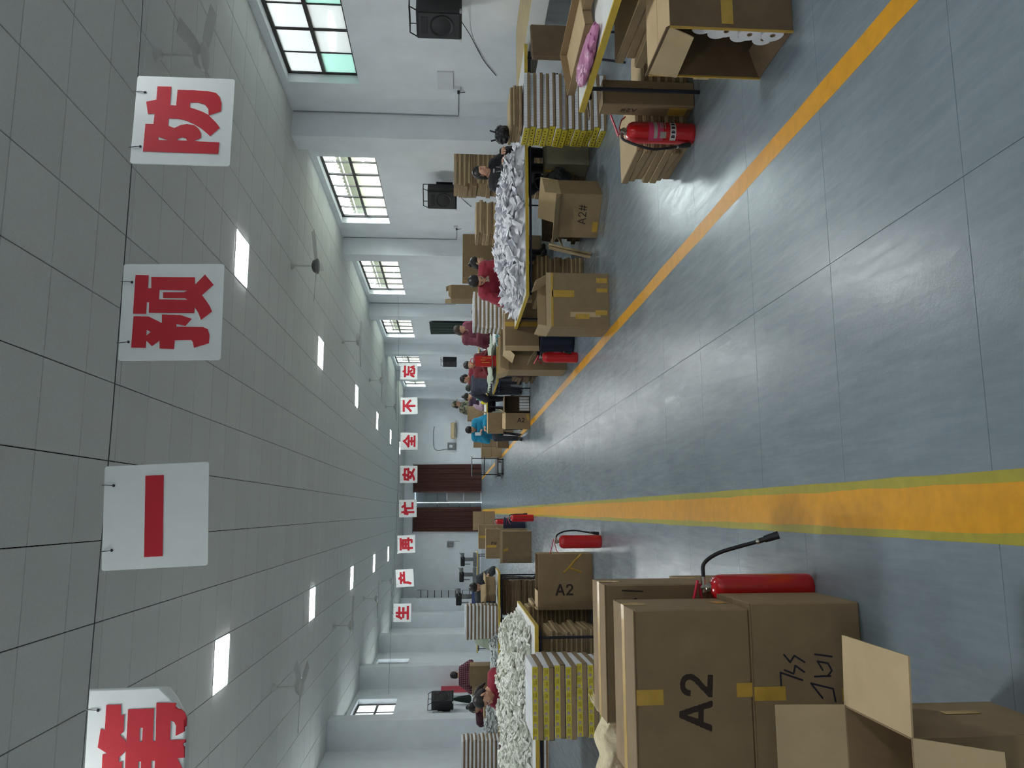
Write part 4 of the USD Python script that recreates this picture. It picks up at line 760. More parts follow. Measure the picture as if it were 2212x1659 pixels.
carton('large open carton with yellow tape strips, standing by the right aisle line', (2.075, 7.90, 0), .55, .46, .585, 0, open_='T', flaps={'F': (88, .05), 'R': (118, .17, .01), 'L': (100, .13, .0), 'B': (95, .09)}, tapes=[('F', .06, .17, .07, .22, 0), ('F', .0, .285, .55, .03, 0), ('F', .20, -.22, .05, .11, 0), ('F', .10, -.22, .04, .11, 0), ('F', -.13, -.21, .05, .12, 0), ('F', -.17, -.02, .05, .14, 0)], marks=[('F', patch(.05, .30), -.15, -.05, 0, 'cardboard_inner')])
carton('leaning open carton on the dark blue bin by the right aisle', (2.38, 10.36, .445), .58, .50, .44, 4, open_='L', flaps={'T': (-48, .17, .03), 'D': (-38, .18, .05), 'F': (20, .08)}, tapes=[('F', .0, .0, .06, .44, 0)], mat_='cardboard')
carton('tall open carton standing behind the red extinguisher on the right', (2.18, 10.95, 0), .56, .50, .80, 0, open_='T', flaps={'F': (60, .14, .02), 'L': (70, .16, .02), 'B': (90, .12)}, mat_='cardboard')
carton('large brown carton stacked on another behind the red-coated worker', (4.50, 13.95, .70), .80, .42, .70, 0, mat_='cardboard'); carton('brown carton below the large one behind the red-coated worker', (4.50, 13.95, 0), .80, .42, .695, 0)
carton('tall torn carton standing upright behind the second right table', (3.86, 14.02, 0), .26, .28, 1.60, 4, open_='T', flaps={'R': (110, .10, .02), 'L': (85, .11, .03), 'F': (80, .05, .05)})
carton('carton with A2 print and torn flaps at the right aisle line, farther down', (1.81, 16.15, 0), .33, .42, .50, -6, open_='T', flaps={'F': (150, .12, .01), 'R': (60, .14, .02), 'L': (80, .1)}, marks=[('F', centred(meshkit.text_mesh('A2', .085, .0008, True)), .02, -.06, -90, 'ink')], tapes=[('F', .08, -.2, .12, .05, 10)])
carton('open carton showing white rolls, right of the farther A2 carton', (2.15, 16.18, 0), .32, .42, .52, -2, open_='F', mat_='cardboard_dark')
carton('carton stacked on the farther A2 carton, lid half open', (1.80, 16.48, .52), .42, .4, .32, -4, open_='T', flaps={'F': (170, .1, .01), 'R': (75, .12, .02)})
for k in range(5): 
    if k == 0: pr = thing('paper_roll', 'small white roll standing in the open carton down the right aisle', 'paper roll', (2.03, 16.05, .014), group='white rolls in the carton down the right aisle'); obj('roll', lathe([(0, 0), (.026, 0), (.028, .004), (.028, .196), (.026, .20), (0, .20)], 16), 'paper_white', pr, 35)
    else: dup(pr, (2.03 + .06 * k, 16.05, .014))
carton('wide carton with its flaps folded out, beside the blue-coated worker', (2.25, 20.9, .0), .5, .42, .9, 0, open_='T', flaps={'F': (165, .14, .0), 'L': (150, .12)})
carton('yellow-rimmed carton between the camouflaged and the blue-coated workers', (2.52, 20.85, .76), .36, .36, .42, 0)
carton('small dark carton on the floor past the farther A2 carton', (1.86, 22.4, 0), .22, .3, .32, 0, mat_='cardboard_dark')
st = [(1.90, 25.9, .20), (2.24, 25.9, .20), (1.90, 25.9, .521), (2.24, 25.9, .521)]
for k, (x, y, z) in enumerate(st): carton(('bottom left', 'bottom right', 'top left', 'top right')[k] + ' carton of the four piled beside the trolley', (x - .02, y, z - .2), .335, .5, .32, 0, seam=False)
t = thing('platform_trolley', 'dark empty platform trolley beside four cartons, its push handle towards the camera', 'trolley', (1.35, 25.1, 0), 90)
obj('platform', cbox(-.55, .85, -.28, .28, .16, .195, .005), 'black_metal', t)
for sx in (-.5, .75):
    for sy in (-.22, .22):
        w = obj('wheel', turned(moved(lathe([(0, -.02), (.06, -.02), (.072, -.012), (.072, .012), (.06, .02), (0, .02)], 20), 0, 0, 0), 90, [1, 0, 0]).apply_translation([sx, sy, .073]), 'rubber', t, 35)
        obj('hub', turned(lathe([(0, -.023), (.03, -.023), (.03, .023), (0, .023)], 14), 90, [1, 0, 0]).apply_translation([sx, sy, .073]), 'grey_metal', w); obj('castor', cbox(sx - .03, sx + .03, sy - .03, sy + .03, .10, .16), 'black_metal', t)
for sy in (-.24, .24): obj('handle_post', tube(spline([(-.5, sy, .18), (-.56, sy, .4), (-.66, sy, .75), (-.72, sy, .97)], 5), .014, 8), 'black_metal', t)
obj('handle_bar', bar((-.72, -.30, .98), (-.72, .30, .98), .016), 'grey_metal', t); obj('cross_bar', bar((-.60, -.28, .60), (-.60, .28, .60), .014), 'black_metal', t)
carton('pale bundle box far down by the trolley', (2.6, 27.2, 0), .9, .5, .86, 0); 
# ------------------------------------------------------------------ cartons on the left
c = carton('carton printed A2 with dangling tape, standing before the first left table', (-.765, 9.14, 0), .60, .34, .60, -1, open_='T', flaps={'L': (100, .03)}, marks=[('F', A2B, -.085, .015, -90, 'ink')], tapes=[])
obj('loose_tape', tube(spline([(.30, -.172, .12), (.22, -.174, .20), (.14, -.173, .27), (.10, -.172, .32)], 5), .012, 4), 'packing_tape', c); obj('loose_tape', tube(spline([(.15, -.173, .26), (.13, -.173, .20), (.10, -.172, .12)], 5), .010, 4), 'packing_tape', c)
obj('lid', quad((-.30, -.16, .604), (-.10, -.16, .604), (-.10, .15, .606), (-.30, .15, .606)), 'cardboard_inner', c)
carton('brown carton with a lifted yellow-taped flap, behind the left extinguisher', (-.69, 16.10, 0), .61, .36, .57, -1, open_='T', flaps={'F': (80, .05), 'R': (60, .12, .02)}, tapes=[('F', -.05, .22, .05, .1, 20)])
carton('carton with small dark print, standing on another behind the lifted-flap one', (-.66, 17.0, .425), .60, .4, .43, 0, marks=[('F', centred(meshkit.text_mesh('A2', .07, .0008, True)), .0, .05, 90, 'ink')], tapes=[('F', -.05, .1, .05, .2, 0)]); carton('carton supporting the one with small dark print', (-.66, 17.0, 0), .60, .4, .424, 0)
carton('upper taped carton in the farther left carton stack', (-.60, 19.6, .465), .56, .4, .46, 0, tapes=[('F', .0, .0, .06, .44, 0)]); carton('lower carton in the farther left carton stack', (-.60, 19.6, 0), .56, .4, .464, 0)
carton('pale carton on top of another far down the left aisle', (-.34, 30, .40), .68, .4, .395, 0); carton('carton under the pale one far down the left aisle', (-.34, 30, 0), .68, .4, .399, 0)
carton('open carton lid held by the bent dark-coated worker', (-1.33, 14.32, .80), .34, .24, .16, 35, open_='T', flaps={'F': (10, .09, .0), 'R': (20, .1, .0), 'L': (20, .1), 'B': (60, .1)})
carton('brown carton with a yellow rim on the second left table, behind the sage-coated worker', (-3.02, 15.75, .0), .36, .40, 1.2, 0)
carton('small shelf carton beneath the plaid-shirted worker', (-3.95, 19.5, .0), .5, .4, 1.06, 0)
pile('flat_carton', (-3.35, 14.55, .76), .30, .24, 5, .045, .02, 47, 'short folded carton in the bundle on the second left table', 'folded cartons on the second left table', m='cardboard')

# ------------------------------------------------------------------ smaller things
t = thing('carrier_bag', 'red glossy carrier bag with gold print, standing on the third right table', 'bag', (2.75, 14.62, .762), 8)
m = trimesh.creation.box([.20, .10, .38]).subdivide().subdivide().subdivide(); v = m.vertices; v[:, 2] += .19; q = v[:, 2] / .38; v[:, 1] *= 1 - .75 * q; v += (meshkit.fbm(v * 14, 3, 8)[:, None] - .5) * [.03, .02, .0]; v[:, 2] = np.maximum(v[:, 2], .001); obj('body', m, 'bag_red', t, 40)
obj('print', prism(union_all([shapely.box(-.05, .12, -.035, .27), shapely.box(.0, .20, .014, .29), shapely.box(.04, .08, .052, .26)]), .002, ((0, -.062, 0), (1, 0, 0), (0, 0, 1))), 'gold', t); obj('handle', tube(spline([(-.05, 0, .37), (-.04, -.01, .46), (.04, -.01, .46), (.05, 0, .37)], 5), .006, 6), 'bag_red', t)
def cloth(label, loc, w, d, mat_, seed, h=.05):
    n, m = 34, 22; X, Y = np.meshgrid(np.linspace(-w / 2, w / 2, n), np.linspace(-d / 2, d / 2, m), indexing='ij'); Z = h * meshkit.fbm(np.stack([X * 5, Y * 9, X * 0 + seed], -1), 4, seed) + .004
    V = np.vstack([np.c_[X.ravel(), Y.ravel(), Z.ravel() + .006], np.c_[X.ravel(), Y.ravel(), Z.ravel()]]); N = n * m
    F = [f for i in range(n - 1) for j in range(m - 1) for a in (i * m + j,) for f in ((a, a + m, a + m + 1), (a, a + m + 1, a + 1), (N + a, N + a + m + 1, N + a + m), (N + a, N + a + 1, N + a + m + 1))]
    t = thing('cloth_sheet', label, 'cloth', loc); obj('sheet', trimesh.Trimesh(V, F, process=False), mat_, t, 60); return t
cloth('grey-green cloth spread over the third right table at the aisle end', (2.82, 15.25, .76), .9, 1.5, 'cloth_sage', 3, .14)
def bottle(loc, label, m, h=.22, r=.035):
    t = thing('bottle', label, 'bottle', loc); obj('body', lathe([(0, 0), (r, 0), (r, h * .62), (r * .4, h * .82), (r * .36, h * .9), (0, h * .9)], 18), m, t, 35); obj('cap', lathe([(0, h * .9), (r * .45, h * .9), (r * .45, h), (0, h)], 14), 'frame_white', t)
bottle((2.66, 19.10, .76), 'turquoise thermos on the aisle end of the fourth right table', 'cloth_teal', .24, .04); bottle((2.62, 19.35, .76), 'lime green bottle behind the turquoise thermos', 'pack_yellow', .14, .05)
t = thing('umbrella', 'folded dark green umbrella hung by the left loudspeaker', 'umbrella', (-4.86, 22.1, 0)); obj('canopy', lathe([(0, 1.02), (.05, 1.02), (.11, 1.06), (.08, 1.3), (.03, 1.5), (0, 1.52)], 12), 'curtain_green', t, 25); obj('handle', bar((0, 0, 1.5), (0, 0, 1.58), .012), 'black_plastic', t)
t = thing('notice_board', 'red and grey notice board on the left wall behind the plaid-shirted worker', 'board', (-4.98, 23.9, 1.46)); obj('red_panel', cbox(-.012, .012, -.5, .55, -.38, .38, .004), 'red_board', t); obj('grey_panel', cbox(-.012, .012, .56, 1.05, -.38, .38, .004), 'machine_grey', t); obj('white_panel', cbox(-.01, .01, -.85, -.51, -.38, .38, .004), 'frame_white', t)
t = thing('wall_light', 'small grey fixture hanging on the wall beside the left loudspeaker', 'fixture', (-4.9, 20.6, 1.9)); obj('housing', cbox(-.07, .07, -.13, .13, -.14, .10, .012), 'machine_grey', t); obj('arm', bar((-.1, 0, .05), (0, 0, .05), .015), 'grey_metal', t)
t = thing('step_ladder', 'grey metal ladder standing against the far left wall', 'ladder', (-4.25, 42.6, 0)); 
for s in (-1, 1): obj('rail', bar((s * .23, 0, 0), (s * .2, .75, 3.4), .022), 'grey_metal', t)
for k in range(9): obj('rung', bar((-.22, .09 * k * .9 + .06, .36 * k + .3), (.22, .09 * k * .9 + .06, .36 * k + .3), .018), 'black_metal', t)
def machine(label, loc, s=1.0, blue=False):
    t = thing('bench_machine', label, 'machine', loc)
    obj('base', cbox(-.28 * s, .28 * s, -.2 * s, .2 * s, 0, .14 * s, .012), 'machine_blue' if blue else 'machine_grey', t); obj('column', cbox(-.06 * s, .08 * s, -.05 * s, .12 * s, .14 * s, .62 * s, .012), 'machine_grey', t)
    obj('head', cbox(-.26 * s, .12 * s, -.1 * s, .12 * s, .48 * s, .66 * s, .02), 'black_metal', t); obj('spindle', bar((-.18 * s, 0, .5 * s), (-.18 * s, 0, .25 * s), .022 * s), 'grey_metal', t); obj('lever', bar((.05 * s, -.1 * s, .56 * s), (.30 * s, -.2 * s, .70 * s), .012 * s), 'grey_metal', t); obj('motor', turned(lathe([(0, 0), (.08 * s, 0), (.08 * s, .2 * s), (0, .2 * s)], 18), 90, [0, 1, 0]).apply_translation([.06 * s, .1 * s, .58 * s]), 'machine_grey', t, 35)
    return t
machine('dark bench machine with a screen on the distant left table', (-2.05, 26.9, .76), .85); machine('grey bench machine with a round head on the distant left table', (-2.75, 26.9, .76), 1.0, True); machine('small machine beyond the bent worker on the left', (-1.55, 26.7, .76), .8)
t = thing('air_conditioner', 'beige wall-mounted box on the far wall behind the camouflaged worker', 'wall unit', (4.38, 43.86, 1.55)); obj('casing', cbox(-.43, .43, -.12, .12, -.14, .14, .03), 'wood_pale', t); obj('vent', cbox(-.38, .38, -.125, -.11, -.10, -.05, .004), 'machine_grey', t)
t = thing('switch_box', 'grey electrical box with conduits on the far wall', 'electrical box', (3.52, 43.92, 1.64)); obj('casing', cbox(-.2, .2, -.07, .07, -.22, .22, .012), 'machine_grey', t); obj('dial', cbox(-.08, .08, -.08, -.06, -.05, .12, .006), 'frame_white', t); obj('cable', tube(spline([(-.15, .03, .2), (-.16, .03, .9), (.7, .03, 1.0), (1.1, .03, .95)], 6), .02, 6), 'conduit', t)
t = thing('meter_box', 'small grey box on the far wall left of the doorway', 'electrical box', (-1.75, 43.94, 1.68)); obj('casing', cbox(-.14, .14, -.05, .05, -.16, .16, .01), 'machine_grey', t); obj('pipe', bar((.18, 0, .15), (.18, 0, -.5), .015), 'conduit', t)
t = thing('junction_box', 'grey junction box on the left wall past the third pillar', 'electrical box', (-4.93, 31.5, 1.6)); obj('casing', cbox(-.06, .06, -.5, .3, -.2, .2, .01), 'machine_grey', t); obj('plug', cbox(-.02, .08, -.65, -.52, -.26, -.12, .01), 'black_plastic', t)
t = thing('office_chair', 'dark brown padded chair on thin dark legs before the wall bench', 'chair', (4.30, 6.55, 0), 20); obj('back', cbox(-.22, .22, .15, .20, .50, .86, .02), 'cardboard_dark', t); obj('seat', cbox(-.22, .22, -.22, .18, .42, .47, .02), 'cardboard_dark', t)
for sx in (-.18, .18):
    for sy in (-.18, .17): obj('leg', tube([(sx, sy, .43), (sx * 1.15, sy * 1.15, 0)], .011, 8), 'leg_metal', t)
    obj('post', bar((sx * .8, .175, .45), (sx * .8, .175, .55), .011), 'leg_metal', t)
t = thing('black_pouch', 'black bag with stiff handles on top of the yellow-ended tray stack', 'bag', (3.90, 7.88, .98)); m = trimesh.creation.icosphere(4); v = m.vertices * [.10, .09, .08]; v *= (.7 + .6 * meshkit.fbm(v * 22, 3, 6)[:, None]); m.vertices = v + [0, 0, .07]; obj('body', m, 'bag_black', t, 40)
for k, q in enumerate(((-.05, .0, .12, -.06, .02, .19), (.03, .02, .12, .06, .03, .20))): obj('handle', bar(q[:3], q[3:], .010, 6), 'bag_black', t)
t = thing('magenta_bowl', 'dark magenta bowl beside the folded carton bundle on the right', 'bowl', (4.93, 12.12, .76)); obj('body', lathe([(0, 0), (.05, 0), (.085, .05), (.095, .12), (.088, .12), (.075, .05), (0, .012)], 24), 'cloth_wine', t, 40)

# ------------------------------------------------------------------ people
def rot(ax, deg): return trimesh.transformations.rotation_matrix(math.radians(deg), ax)[:3, :3]
def ik(a, b, l1, l2, pole):
    a, b = np.array(a, float), np.array(b, float); v = b - a; L = np.linalg.norm(v); Lm = (l1 + l2) * .995
    if L > Lm: b = a + v * Lm / L; L = Lm
    u = (b - a) / L; x = (l1 * l1 - l2 * l2 + L * L) / (2 * L); hgt = math.sqrt(max(l1 * l1 - x * x, 1e-6)); p = np.array(pole, float); p -= u * (p @ u); p /= np.linalg.norm(p)
    return a + u * x + p * hgt, b
def smooth_man(m, step, it=8):
    t = tri(m.refine_to_length(step)); t.merge_vertices(); trimesh.smoothing.filter_taubin(t, iterations=it); return t
def hand(wr, dirn, side, curl=38):
    """a palm and five separate bent fingers; side = +1 / -1 puts the thumb"""
    d = dirn / np.linalg.norm(dirn); s = np.cross(d, [0, 0, 1.0]); s /= np.linalg.norm(s); nrm = np.cross(s, d)   # s across the palm, nrm up
    P = lambda a, b, c: wr + d * a + s * b + nrm * c
    ms = [hull((*P(.0, .0, 0), .022), (*P(.035, .028, 0), .014), (*P(.035, -.028, 0), .014), (*P(.085, .032, 0), .011), (*P(.085, -.032, 0), .011))]
    for b, l in ((-.031, .062), (-.011, .074), (.010, .070), (.029, .056)):
        p0 = P(.08, b, 0); a1, a2 = math.radians(curl * .7), math.radians(curl * 1.7); e1 = d * math.cos(a1) - nrm * math.sin(a1); e2 = d * math.cos(a2) - nrm * math.sin(a2)
        p1 = p0 + e1 * l * .55; p2 = p1 + e2 * l * .5
        ms += [hull((*p0, .0088), (*p1, .0082)), hull((*p1, .0082), (*p2, .0070))]
    t0, t1 = P(.028, -side * .030, -.004), P(.062, -side * .056, -.018); t2 = P(.092, -side * .050, -.030)
    ms += [hull((*t0, .012), (*t1, .0095)), hull((*t1, .0095), (*t2, .008))]
    return ms
def person(label, loc, face, coat, hz=.50, lean=15, head=(20, 0, 0), hands=((-.16, -.42, .84), (.16, -.42, .84)), legs='sit', pants='trousers', hair='short', hairm='hair', collar=None, extra=None, scale=1.0, side=0, sleeves=None, bulk=1.0):
    """face: degrees the figure is turned from looking at the camera (-y); hands in its own frame; head = pitch down, yaw, roll"""
    t = thing('person', label, 'person', loc, face, s=scale)
    sp = rot([1, 0, 0], lean) @ rot([0, 1, 0], side); up = sp @ np.array([0, 0, 1.0]); hip = np.array([0, 0, hz])
    ax = lambda p: hip + sp @ np.array(p, float)
    neck = ax((0, .0, .50)); ch = ax((0, -.005, .34)); wa = ax((0, 0, .16))
    HR = sp @ np.linalg.inv(rot([1, 0, 0], lean * .6)) @ rot([0, 0, 1], head[1]) @ rot([0, 1, 0], head[2]) @ rot([1, 0, 0], head[0])
    hc = neck + HR @ np.array([0, -.02, .135]); Hp = lambda p: hc + HR @ np.array(p, float)
    S = [ax((s * .175, .0, .445)) for s in (-1, 1)]
    body = [hull((*ax((-.09, 0, .02)), .10), (*ax((.09, 0, .02)), .10), (*wa, .115)), hull((*ax((-.05, 0, .16)), .10), (*ax((.05, 0, .16)), .10), (*ax((-.10, 0, .38)), .09), (*ax((.10, 0, .38)), .09)), hull((*S[0], .055), (*S[1], .055), (*ax((0, 0, .36)), .10)), hull((*ax((0, .01, .44)), .06), (*neck, .052), (*Hp((0, .02, -.06)), .05))]
    # head: cranium, face, jaw, nose, ears
    body += [hull((*Hp((0, .018, .035)), (.074, .088, .080)), (*Hp((0, -.03, -.01)), (.062, .060, .075))), hull((*Hp((0, -.03, -.01)), (.060, .058, .06)), (*Hp((0, -.048, -.088)), .026), (*Hp((-.035, -.01, -.055)), .028), (*Hp((.035, -.01, -.055)), .028)),
             hull((*Hp((0, -.086, .012)), .008), (*Hp((0, -.104, -.030)), .011), (*Hp((-.014, -.088, -.034)), .008), (*Hp((.014, -.088, -.034)), .008)), hull((*Hp((-.018, -.082, -.058)), .008), (*Hp((.018, -.082, -.058)), .008))]
    for s in (-1, 1): body.append(hull((*Hp((s * .076, .008, .012)), (.007, .016, .018)), (*Hp((s * .072, .004, -.028)), (.006, .010, .012))))
    W, arms = [], []
    for i, s in enumerate((-1, 1)):
        e, w = ik(S[i], hands[i], .28, .25, (s * .7, .35, -.75)); W.append((e, w)); dv = (w - e) / np.linalg.norm(w - e)
        body += [hull((*S[i], .048), (*e, .038)), hull((*e, .038), (*w, .026))]
        hd = dv * 1.0; hd[2] = max(min(hd[2], .15), -.45)
        body += hand(w + dv * .005, hd, s)
    trs, shs = [], []
    for s in (-1, 1):
        h0 = hip + [s * .095, 0, -.01]
        if legs == 'sit': k, a = h0 + [s * .03, -.42, .0], h0 + [s * .03, -.40, 0]; a = np.array([a[0], a[1], .085])
        else: k, a = np.array([s * .105, -.03, hz * .52]), np.array([s * .11, .0, .085])
        body += [hull((*h0, .085), (*k, .055)), hull((*k, .052), (*(k * .6 + a * .4), .050), (*a, .035)), hull((*a, .034), (*(a + [0, .03, -.04]), .03), (*(a + [0, -.13, -.055]), .022))]
        trs += [hull((*h0, .100), (*k, .070)), hull((*k, .070), (*(a + [0, 0, .03]), .056))]
        shs.append(hull((*(a + [0, .035, -.045]), .038), (*(a + [0, -.14, -.052]), .031), (*(a + [0, 0, 0]), .043)).trim_by_plane((0, 0, 1), .002))
    obj('body', smooth_man(union(body), .02, 4), 'skin', t, True)
    # clothes
    b = .032 * bulk
    coatm = [hull((*ax((-.10, 0, -.03)), .118 + b), (*ax((.10, 0, -.03)), .118 + b), (*ax((-.06, 0, .18)), .108 + b), (*ax((.06, 0, .18)), .108 + b)), hull((*ax((-.06, 0, .16)), .108 + b), (*ax((.06, 0, .16)), .108 + b), (*ax((-.115, 0, .37)), .098 + b * .8), (*ax((.115, 0, .37)), .098 + b * .8)), hull((*S[0], .062 + b), (*S[1], .062 + b), (*ax((0, 0, .36)), .11), (*ax((0, .01, .475)), .062))]
    arm = []
    for i in (0, 1):
        e, w = W[i]; arm += [hull((*S[i], .060 + b * .7), (*e, .048 + b * .6)), hull((*e, .048 + b * .6), (*w, .034 + b * .4))]
    def crease(m, amp=.010): 
        v = m.vertices; nn = m.vertex_normals; f = meshkit.fbm(v * [13, 13, 22] + loc[0], 3, int(abs(loc[1] * 10))) - .5; m.vertices = v + nn * (f * amp * 2.2)[:, None]; return m
    if sleeves: obj('sleeves', crease(smooth_man(union(arm), .024)), sleeves, t, True); obj('vest', crease(smooth_man(union(coatm), .024)), coat, t, True)
    else: obj('coat', crease(smooth_man(union(coatm + arm), .024)), coat, t, True)
    obj('trousers', crease(smooth_man(union(trs + [hull((*ax((-.1, 0, -.02)), .125), (*ax((.1, 0, -.02)), .125))]), .03), .006), pants, t, True)
    for m in shs: obj('shoe', smooth_man(m, .02, 3), 'shoes', t, True)
    # hair: a cap over the skull, open at the face
    cap = hull((*Hp((0, .024, .045)), (.084, .094, .086)), (*Hp((0, .045, -.02)), (.076, .070, .07)))
    M = np.c_[HR, hc]; cut = MF.cube((.16, .14, .17), True).translate((0, -.105, -.042)).transform(M)
    cut2 = MF.cube((.30, .11, .10), True).translate((0, -.03, -.075)).transform(M)
    hm = [cap - cut - cut2]
    if hair == 'bun': hm.append(hull((*Hp((0, .105, .075)), .040), (*Hp((0, .085, .06)), .035)))
    if hair == 'tail': hm += [hull((*Hp((0, .10, .03)), .036), (*Hp((0, .135, -.05)), .030)), hull((*Hp((0, .135, -.05)), .030), (*Hp((.0, .13, -.14)), .014))]
    if hair == 'side': hm += [hull((*Hp((-.078, .02, .03)), .025), (*Hp((-.08, .03, -.06)), .02)), hull((*Hp((.078, .02, .03)), .025), (*Hp((.08, .03, -.06)), .02)), hull((*Hp((0, .10, .0)), .04), (*Hp((0, .085, -.07)), .04))]
    hmesh = smooth_man(union(hm), .014, 4); v = hmesh.vertices; hmesh.vertices = v + hmesh.vertex_normals * ((meshkit.fbm(v * 70, 2, 4) - .5) * .008)[:, None]; obj('hair', hmesh, hairm, t, True)
    for s in (-1, 1):
        e = tri(hull((*Hp((s * .030, -.082, .004)), (.0115, .006, .006)))); ey = obj('eye', e, 'eye_white', t, True); obj('iris', tri(hull((*Hp((s * .030, -.0875, .003)), .0046))), 'eye_dark', ey, True)
        obj('eyebrow', tri(hull((*Hp((s * .016, -.0905, .024)), .0035), (*Hp((s * .044, -.080, .026)), .003))), hairm, t, True)
    obj('lips', tri(hull((*Hp((-.018, -.0885, -.060)), (.004, .004, .004)), (*Hp((.018, -.0885, -.060)), (.004, .004, .004)), (*Hp((0, -.092, -.060)), (.008, .004, .006)))), 'lips', t, True)
    if collar:
        kind, cm = collar; rr = .030 if kind == 'fur' else .020; ring = [ax((.088 * math.cos(a), .085 * math.sin(a) + .01, .485 + .025 * math.sin(a) * (1 if kind == 'fur' else .4))) for a in np.linspace(0, 2 * np.pi, 15)]
        c = tube(ring, rr, 10, False); c = c.subdivide().subdivide() if kind == 'fur' else c; 
        if kind == 'fur':
            hd_ = tri(hull((*ax((-.11, .085, .42)), .05), (*ax((.11, .085, .42)), .05), (*ax((0, .11, .33)), .05), (*ax((0, .085, .47)), .05)).refine_to_length(.012)); c = cat(c, hd_)
            v = c.vertices; c.merge_vertices(); c.vertices = c.vertices + c.vertex_normals * ((meshkit.noise(c.vertices * 75) - .4) * .028)[:, None]
        obj('hood' if kind == 'fur' else 'collar', c, cm, t, True)
    if extra: extra(t, ax, Hp, W, obj)
    return t
ST = None
def stool(loc, h, label, s=1.0):
    global ST
    if ST is None:
        ST = thing('stool', label, 'stool', loc, s=s); obj('seat', lathe([(0, .355), (.15, .355), (.165, .365), (.165, .38), (.15, .39), (0, .39)], 24), 'navy_plastic', ST, 35)
        for a in range(4): obj('leg', bar((.10 * math.cos(a * 1.571 + .8), .10 * math.sin(a * 1.571 + .8), .36), (.17 * math.cos(a * 1.571 + .8), .17 * math.sin(a * 1.571 + .8), 0), .013), 'leg_metal', ST)
    else: dup(ST, loc, label=label, s=s)
def sit(label, loc, face, coat, **k):
    person(label, (loc[0], loc[1], 0), face, coat, **k); short = ' '.join(label.replace(',', '').split()[2:10])
    stool((loc[0], loc[1], 0), .39, 'round stool under the worker in ' + short, (k.get('hz', .5) - .155) / .39)
def stripes(t, ax, Hp, W, obj):
    for i, s in enumerate((-1, 1)):
        e, w = W[i]; obj('stripe', cat(*[tube([e * (1 - q) + w * q + [0, -.062, .02] for q in (.15, .8)], .010, 6)]), 'cloth_grey', t)
    obj('drawstring', tube(spline([ax((-.04, -.118, .46)), ax((-.03, -.135, .40)), ax((-.035, -.14, .34))], 4), .006, 6), 'cloth_grey', t); obj('drawstring', tube(spline([ax((.04, -.118, .46)), ax((.035, -.135, .40)), ax((.04, -.14, .33))], 4), .006, 6), 'cloth_grey', t)
sit('person in a black jacket with grey stripes, seated behind the white heap and looking up', (4.56, 10.50), 12, 'cloth_black', lean=10, head=(2, 8, 4), hands=((-.10, -.40, .90), (.18, -.36, .90)), collar=('plain', 'cloth_grey'), extra=stripes, hair='side', hz=.555)
sit('person in a dark red coat with a beige fur hood, leaning over yellow packets', (3.10, 10.66), -6, 'cloth_red', lean=26, head=(42, -10, -8), hands=((-.24, -.50, .83), (.10, -.52, .84)), collar=('fur', 'fur_pale'), hz=.72, bulk=1.25)
sit('person in a brown coat, half hidden behind the dark red one on the right', (3.98, 13.28), 50, 'cloth_brown', lean=18, head=(28, 10, 0), hands=((-.12, -.36, .82), (.14, -.36, .82)), hz=.58, collar=('fur', 'fur'), hair='bun')
sit('person with black hair, almost hidden behind the white trays on the right', (3.50, 13.80), -20, 'cloth_black', lean=12, head=(30, 0, 0), hands=((-.14, -.36, .84), (.14, -.36, .84)), hz=.52)
def pinkhood(t, ax, Hp, W, obj):
    m = tri(hull((*Hp((0, .02, .05)), .112), (*Hp((0, .05, -.08)), .10)).refine_to_length(.03)); obj('raised_hood', m, 'cloth_hotpink', t, True)
person('person in bright pink with the hood up, beyond the white trays on the right', (4.10, 17.5, 0), 170, 'cloth_hotpink', lean=24, head=(10, 0, 0), hz=.62, legs='stand', hands=((-.2, -.3, .7), (.2, -.3, .7)), extra=pinkhood)
person('person in a wine-red coat with a large fur hood, standing beyond the third right table', (3.60, 16.52, 0), 25, 'cloth_wine', lean=20, head=(30, 15, 0), hz=.86, legs='stand', hands=((-.14, -.42, 1.02), (.16, -.40, 1.0)), collar=('fur', 'fur'), hair='side', hairm='hair_brown', bulk=1.3)
sit('person in a dark red coat, seated facing the camera behind the red bag', (3.03, 16.72), 4, 'cloth_darkred', lean=10, head=(14, -4, 0), hands=((-.08, -.34, .92), (.12, -.34, .90)), hz=.60, bulk=1.2)
sit('person in a crimson coat with black hair, behind the one facing the camera', (3.15, 18.55), -40, 'cloth_red', lean=6, head=(20, -30, 0), hands=((-.14, -.34, .84), (.14, -.34, .84)), hz=.66)
sit('person with a coral pink collar, seated farther behind the red coats', (3.50, 21.55), 0, 'cloth_brown', lean=8, head=(14, 20, 0), hands=((-.14, -.36, .84), (.14, -.36, .84)), collar=('fur', 'cloth_pink'), hz=.62)
sit('person in a navy coat bent double with the back to the camera', (2.85, 17.62), 188, 'cloth_navy', lean=42, head=(40, 0, 0), hands=((-.18, -.52, .84), (.18, -.52, .84)), hz=.72, bulk=1.5)
sit('person in a plum vest and mauve sleeves with black hair, at the fourth right table', (2.80, 20.98), 30, 'cloth_plum', lean=18, head=(50, 10, 0), hands=((-.14, -.38, .84), (.18, -.36, .84)), sleeves='cloth_mauve', hz=.64, hair='bun')
def cap(t, ax, Hp, W, obj):
    obj('cap', tri(hull((*Hp((0, .022, .062)), (.094, .104, .078))).trim_by_plane(tuple(Hp((0, 0, 1)) - Hp((0, 0, 0))), float(Hp((0, 0, .045)) @ (Hp((0, 0, 1)) - Hp((0, 0, 0)))))), 'camo', t, True); obj('peak', tri(hull((*Hp((-.05, -.08, .055)), (.02, .012, .006)), (*Hp((.05, -.08, .055)), (.02, .012, .006)), (*Hp((0, -.155, .045)), (.03, .012, .006)))), 'camo', t, True)
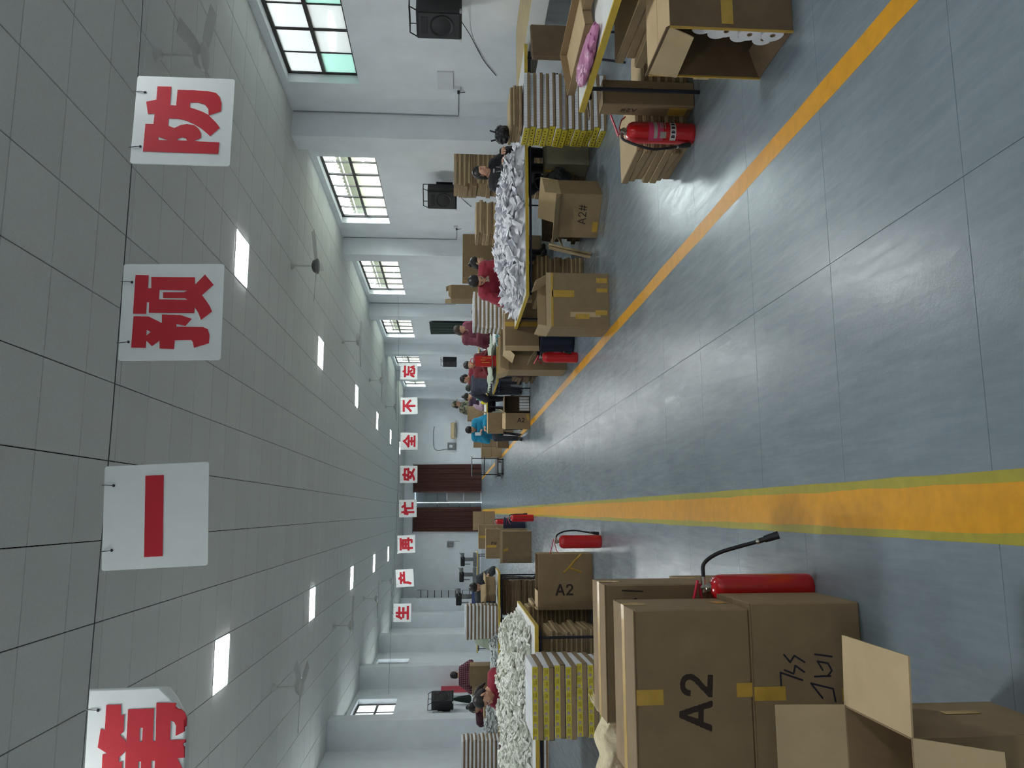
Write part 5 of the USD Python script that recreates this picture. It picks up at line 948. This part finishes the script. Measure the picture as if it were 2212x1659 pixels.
person('person in a camouflage jacket and cap, standing in profile on the right', (2.80, 22.6, 0), 62, 'camo', lean=16, head=(18, 0, 0), hz=.86, legs='stand', hands=((-.10, -.44, 1.05), (.14, -.44, 1.05)), extra=cap, pants='cloth_olive', bulk=1.3)
def phone(t, ax, Hp, W, obj):
    w = W[0][1]; p = w + np.array([.03, -.09, .03]); obj('phone', cbox(p[0] - .036, p[0] + .036, p[1] - .008, p[1] + .008, p[2] - .02, p[2] + .11, .004), 'frame_white', t); obj('screen', box(p[0] - .031, p[0] + .031, p[1] + .008, p[1] + .0088, p[2] - .01, p[2] + .10), 'black_plastic', t)
sit('person in a bright blue coat, looking down at a phone by the right aisle', (1.86, 18.25), -18, 'cloth_blue', lean=14, head=(48, 16, 0), hands=((-.06, -.30, .92), (.14, -.32, .84)), collar=('fur', 'cloth_wine'), extra=phone, hz=.60, bulk=1.4)
sit('person in a dark red knit sweater, head bowed, behind the cream heap', (-2.02, 10.36), -28, 'cloth_red', lean=26, head=(34, -16, -14), hands=((-.26, -.40, .90), (.12, -.44, .88)), hair='tail', hz=.575, bulk=.9, scale=1.04)
def clip_(t, ax, Hp, W, obj): obj('hair_clip', tri(hull((*Hp((.02, -.062, .112)), .006), (*Hp((.062, -.045, .098)), .006))), 'gold', t)
sit('person in a burgundy top with a hair clip, head bowed over the second left table', (-3.62, 15.32), 24, 'cloth_burgundy', lean=24, head=(44, 14, 6), hands=((-.10, -.42, .92), (.20, -.40, .92)), hair='bun', collar=('plain', 'cloth_pink'), extra=clip_, hz=.60, bulk=1.1)
person('person in a plaid shirt with the back turned, working at the notice board on the left', (-3.92, 20.1, 0), 172, 'plaid', lean=10, head=(20, 0, 0), hz=.84, legs='stand', hands=((-.28, -.22, 1.12), (.26, -.24, 1.1)))
sit('person in a sage green coat with a hunched back, behind the second left heap', (-2.45, 15.45), 132, 'cloth_sage', lean=30, head=(36, 0, 0), hands=((-.16, -.40, .80), (.16, -.40, .80)), hz=.62, bulk=1.4)
sit('person in a slate coat bent over an open carton on the left', (-1.50, 15.30), 22, 'cloth_slate', lean=36, head=(46, -10, 0), hands=((-.08, -.50, .88), (.18, -.50, .90)), hz=.66, bulk=1.5, hair='tail')
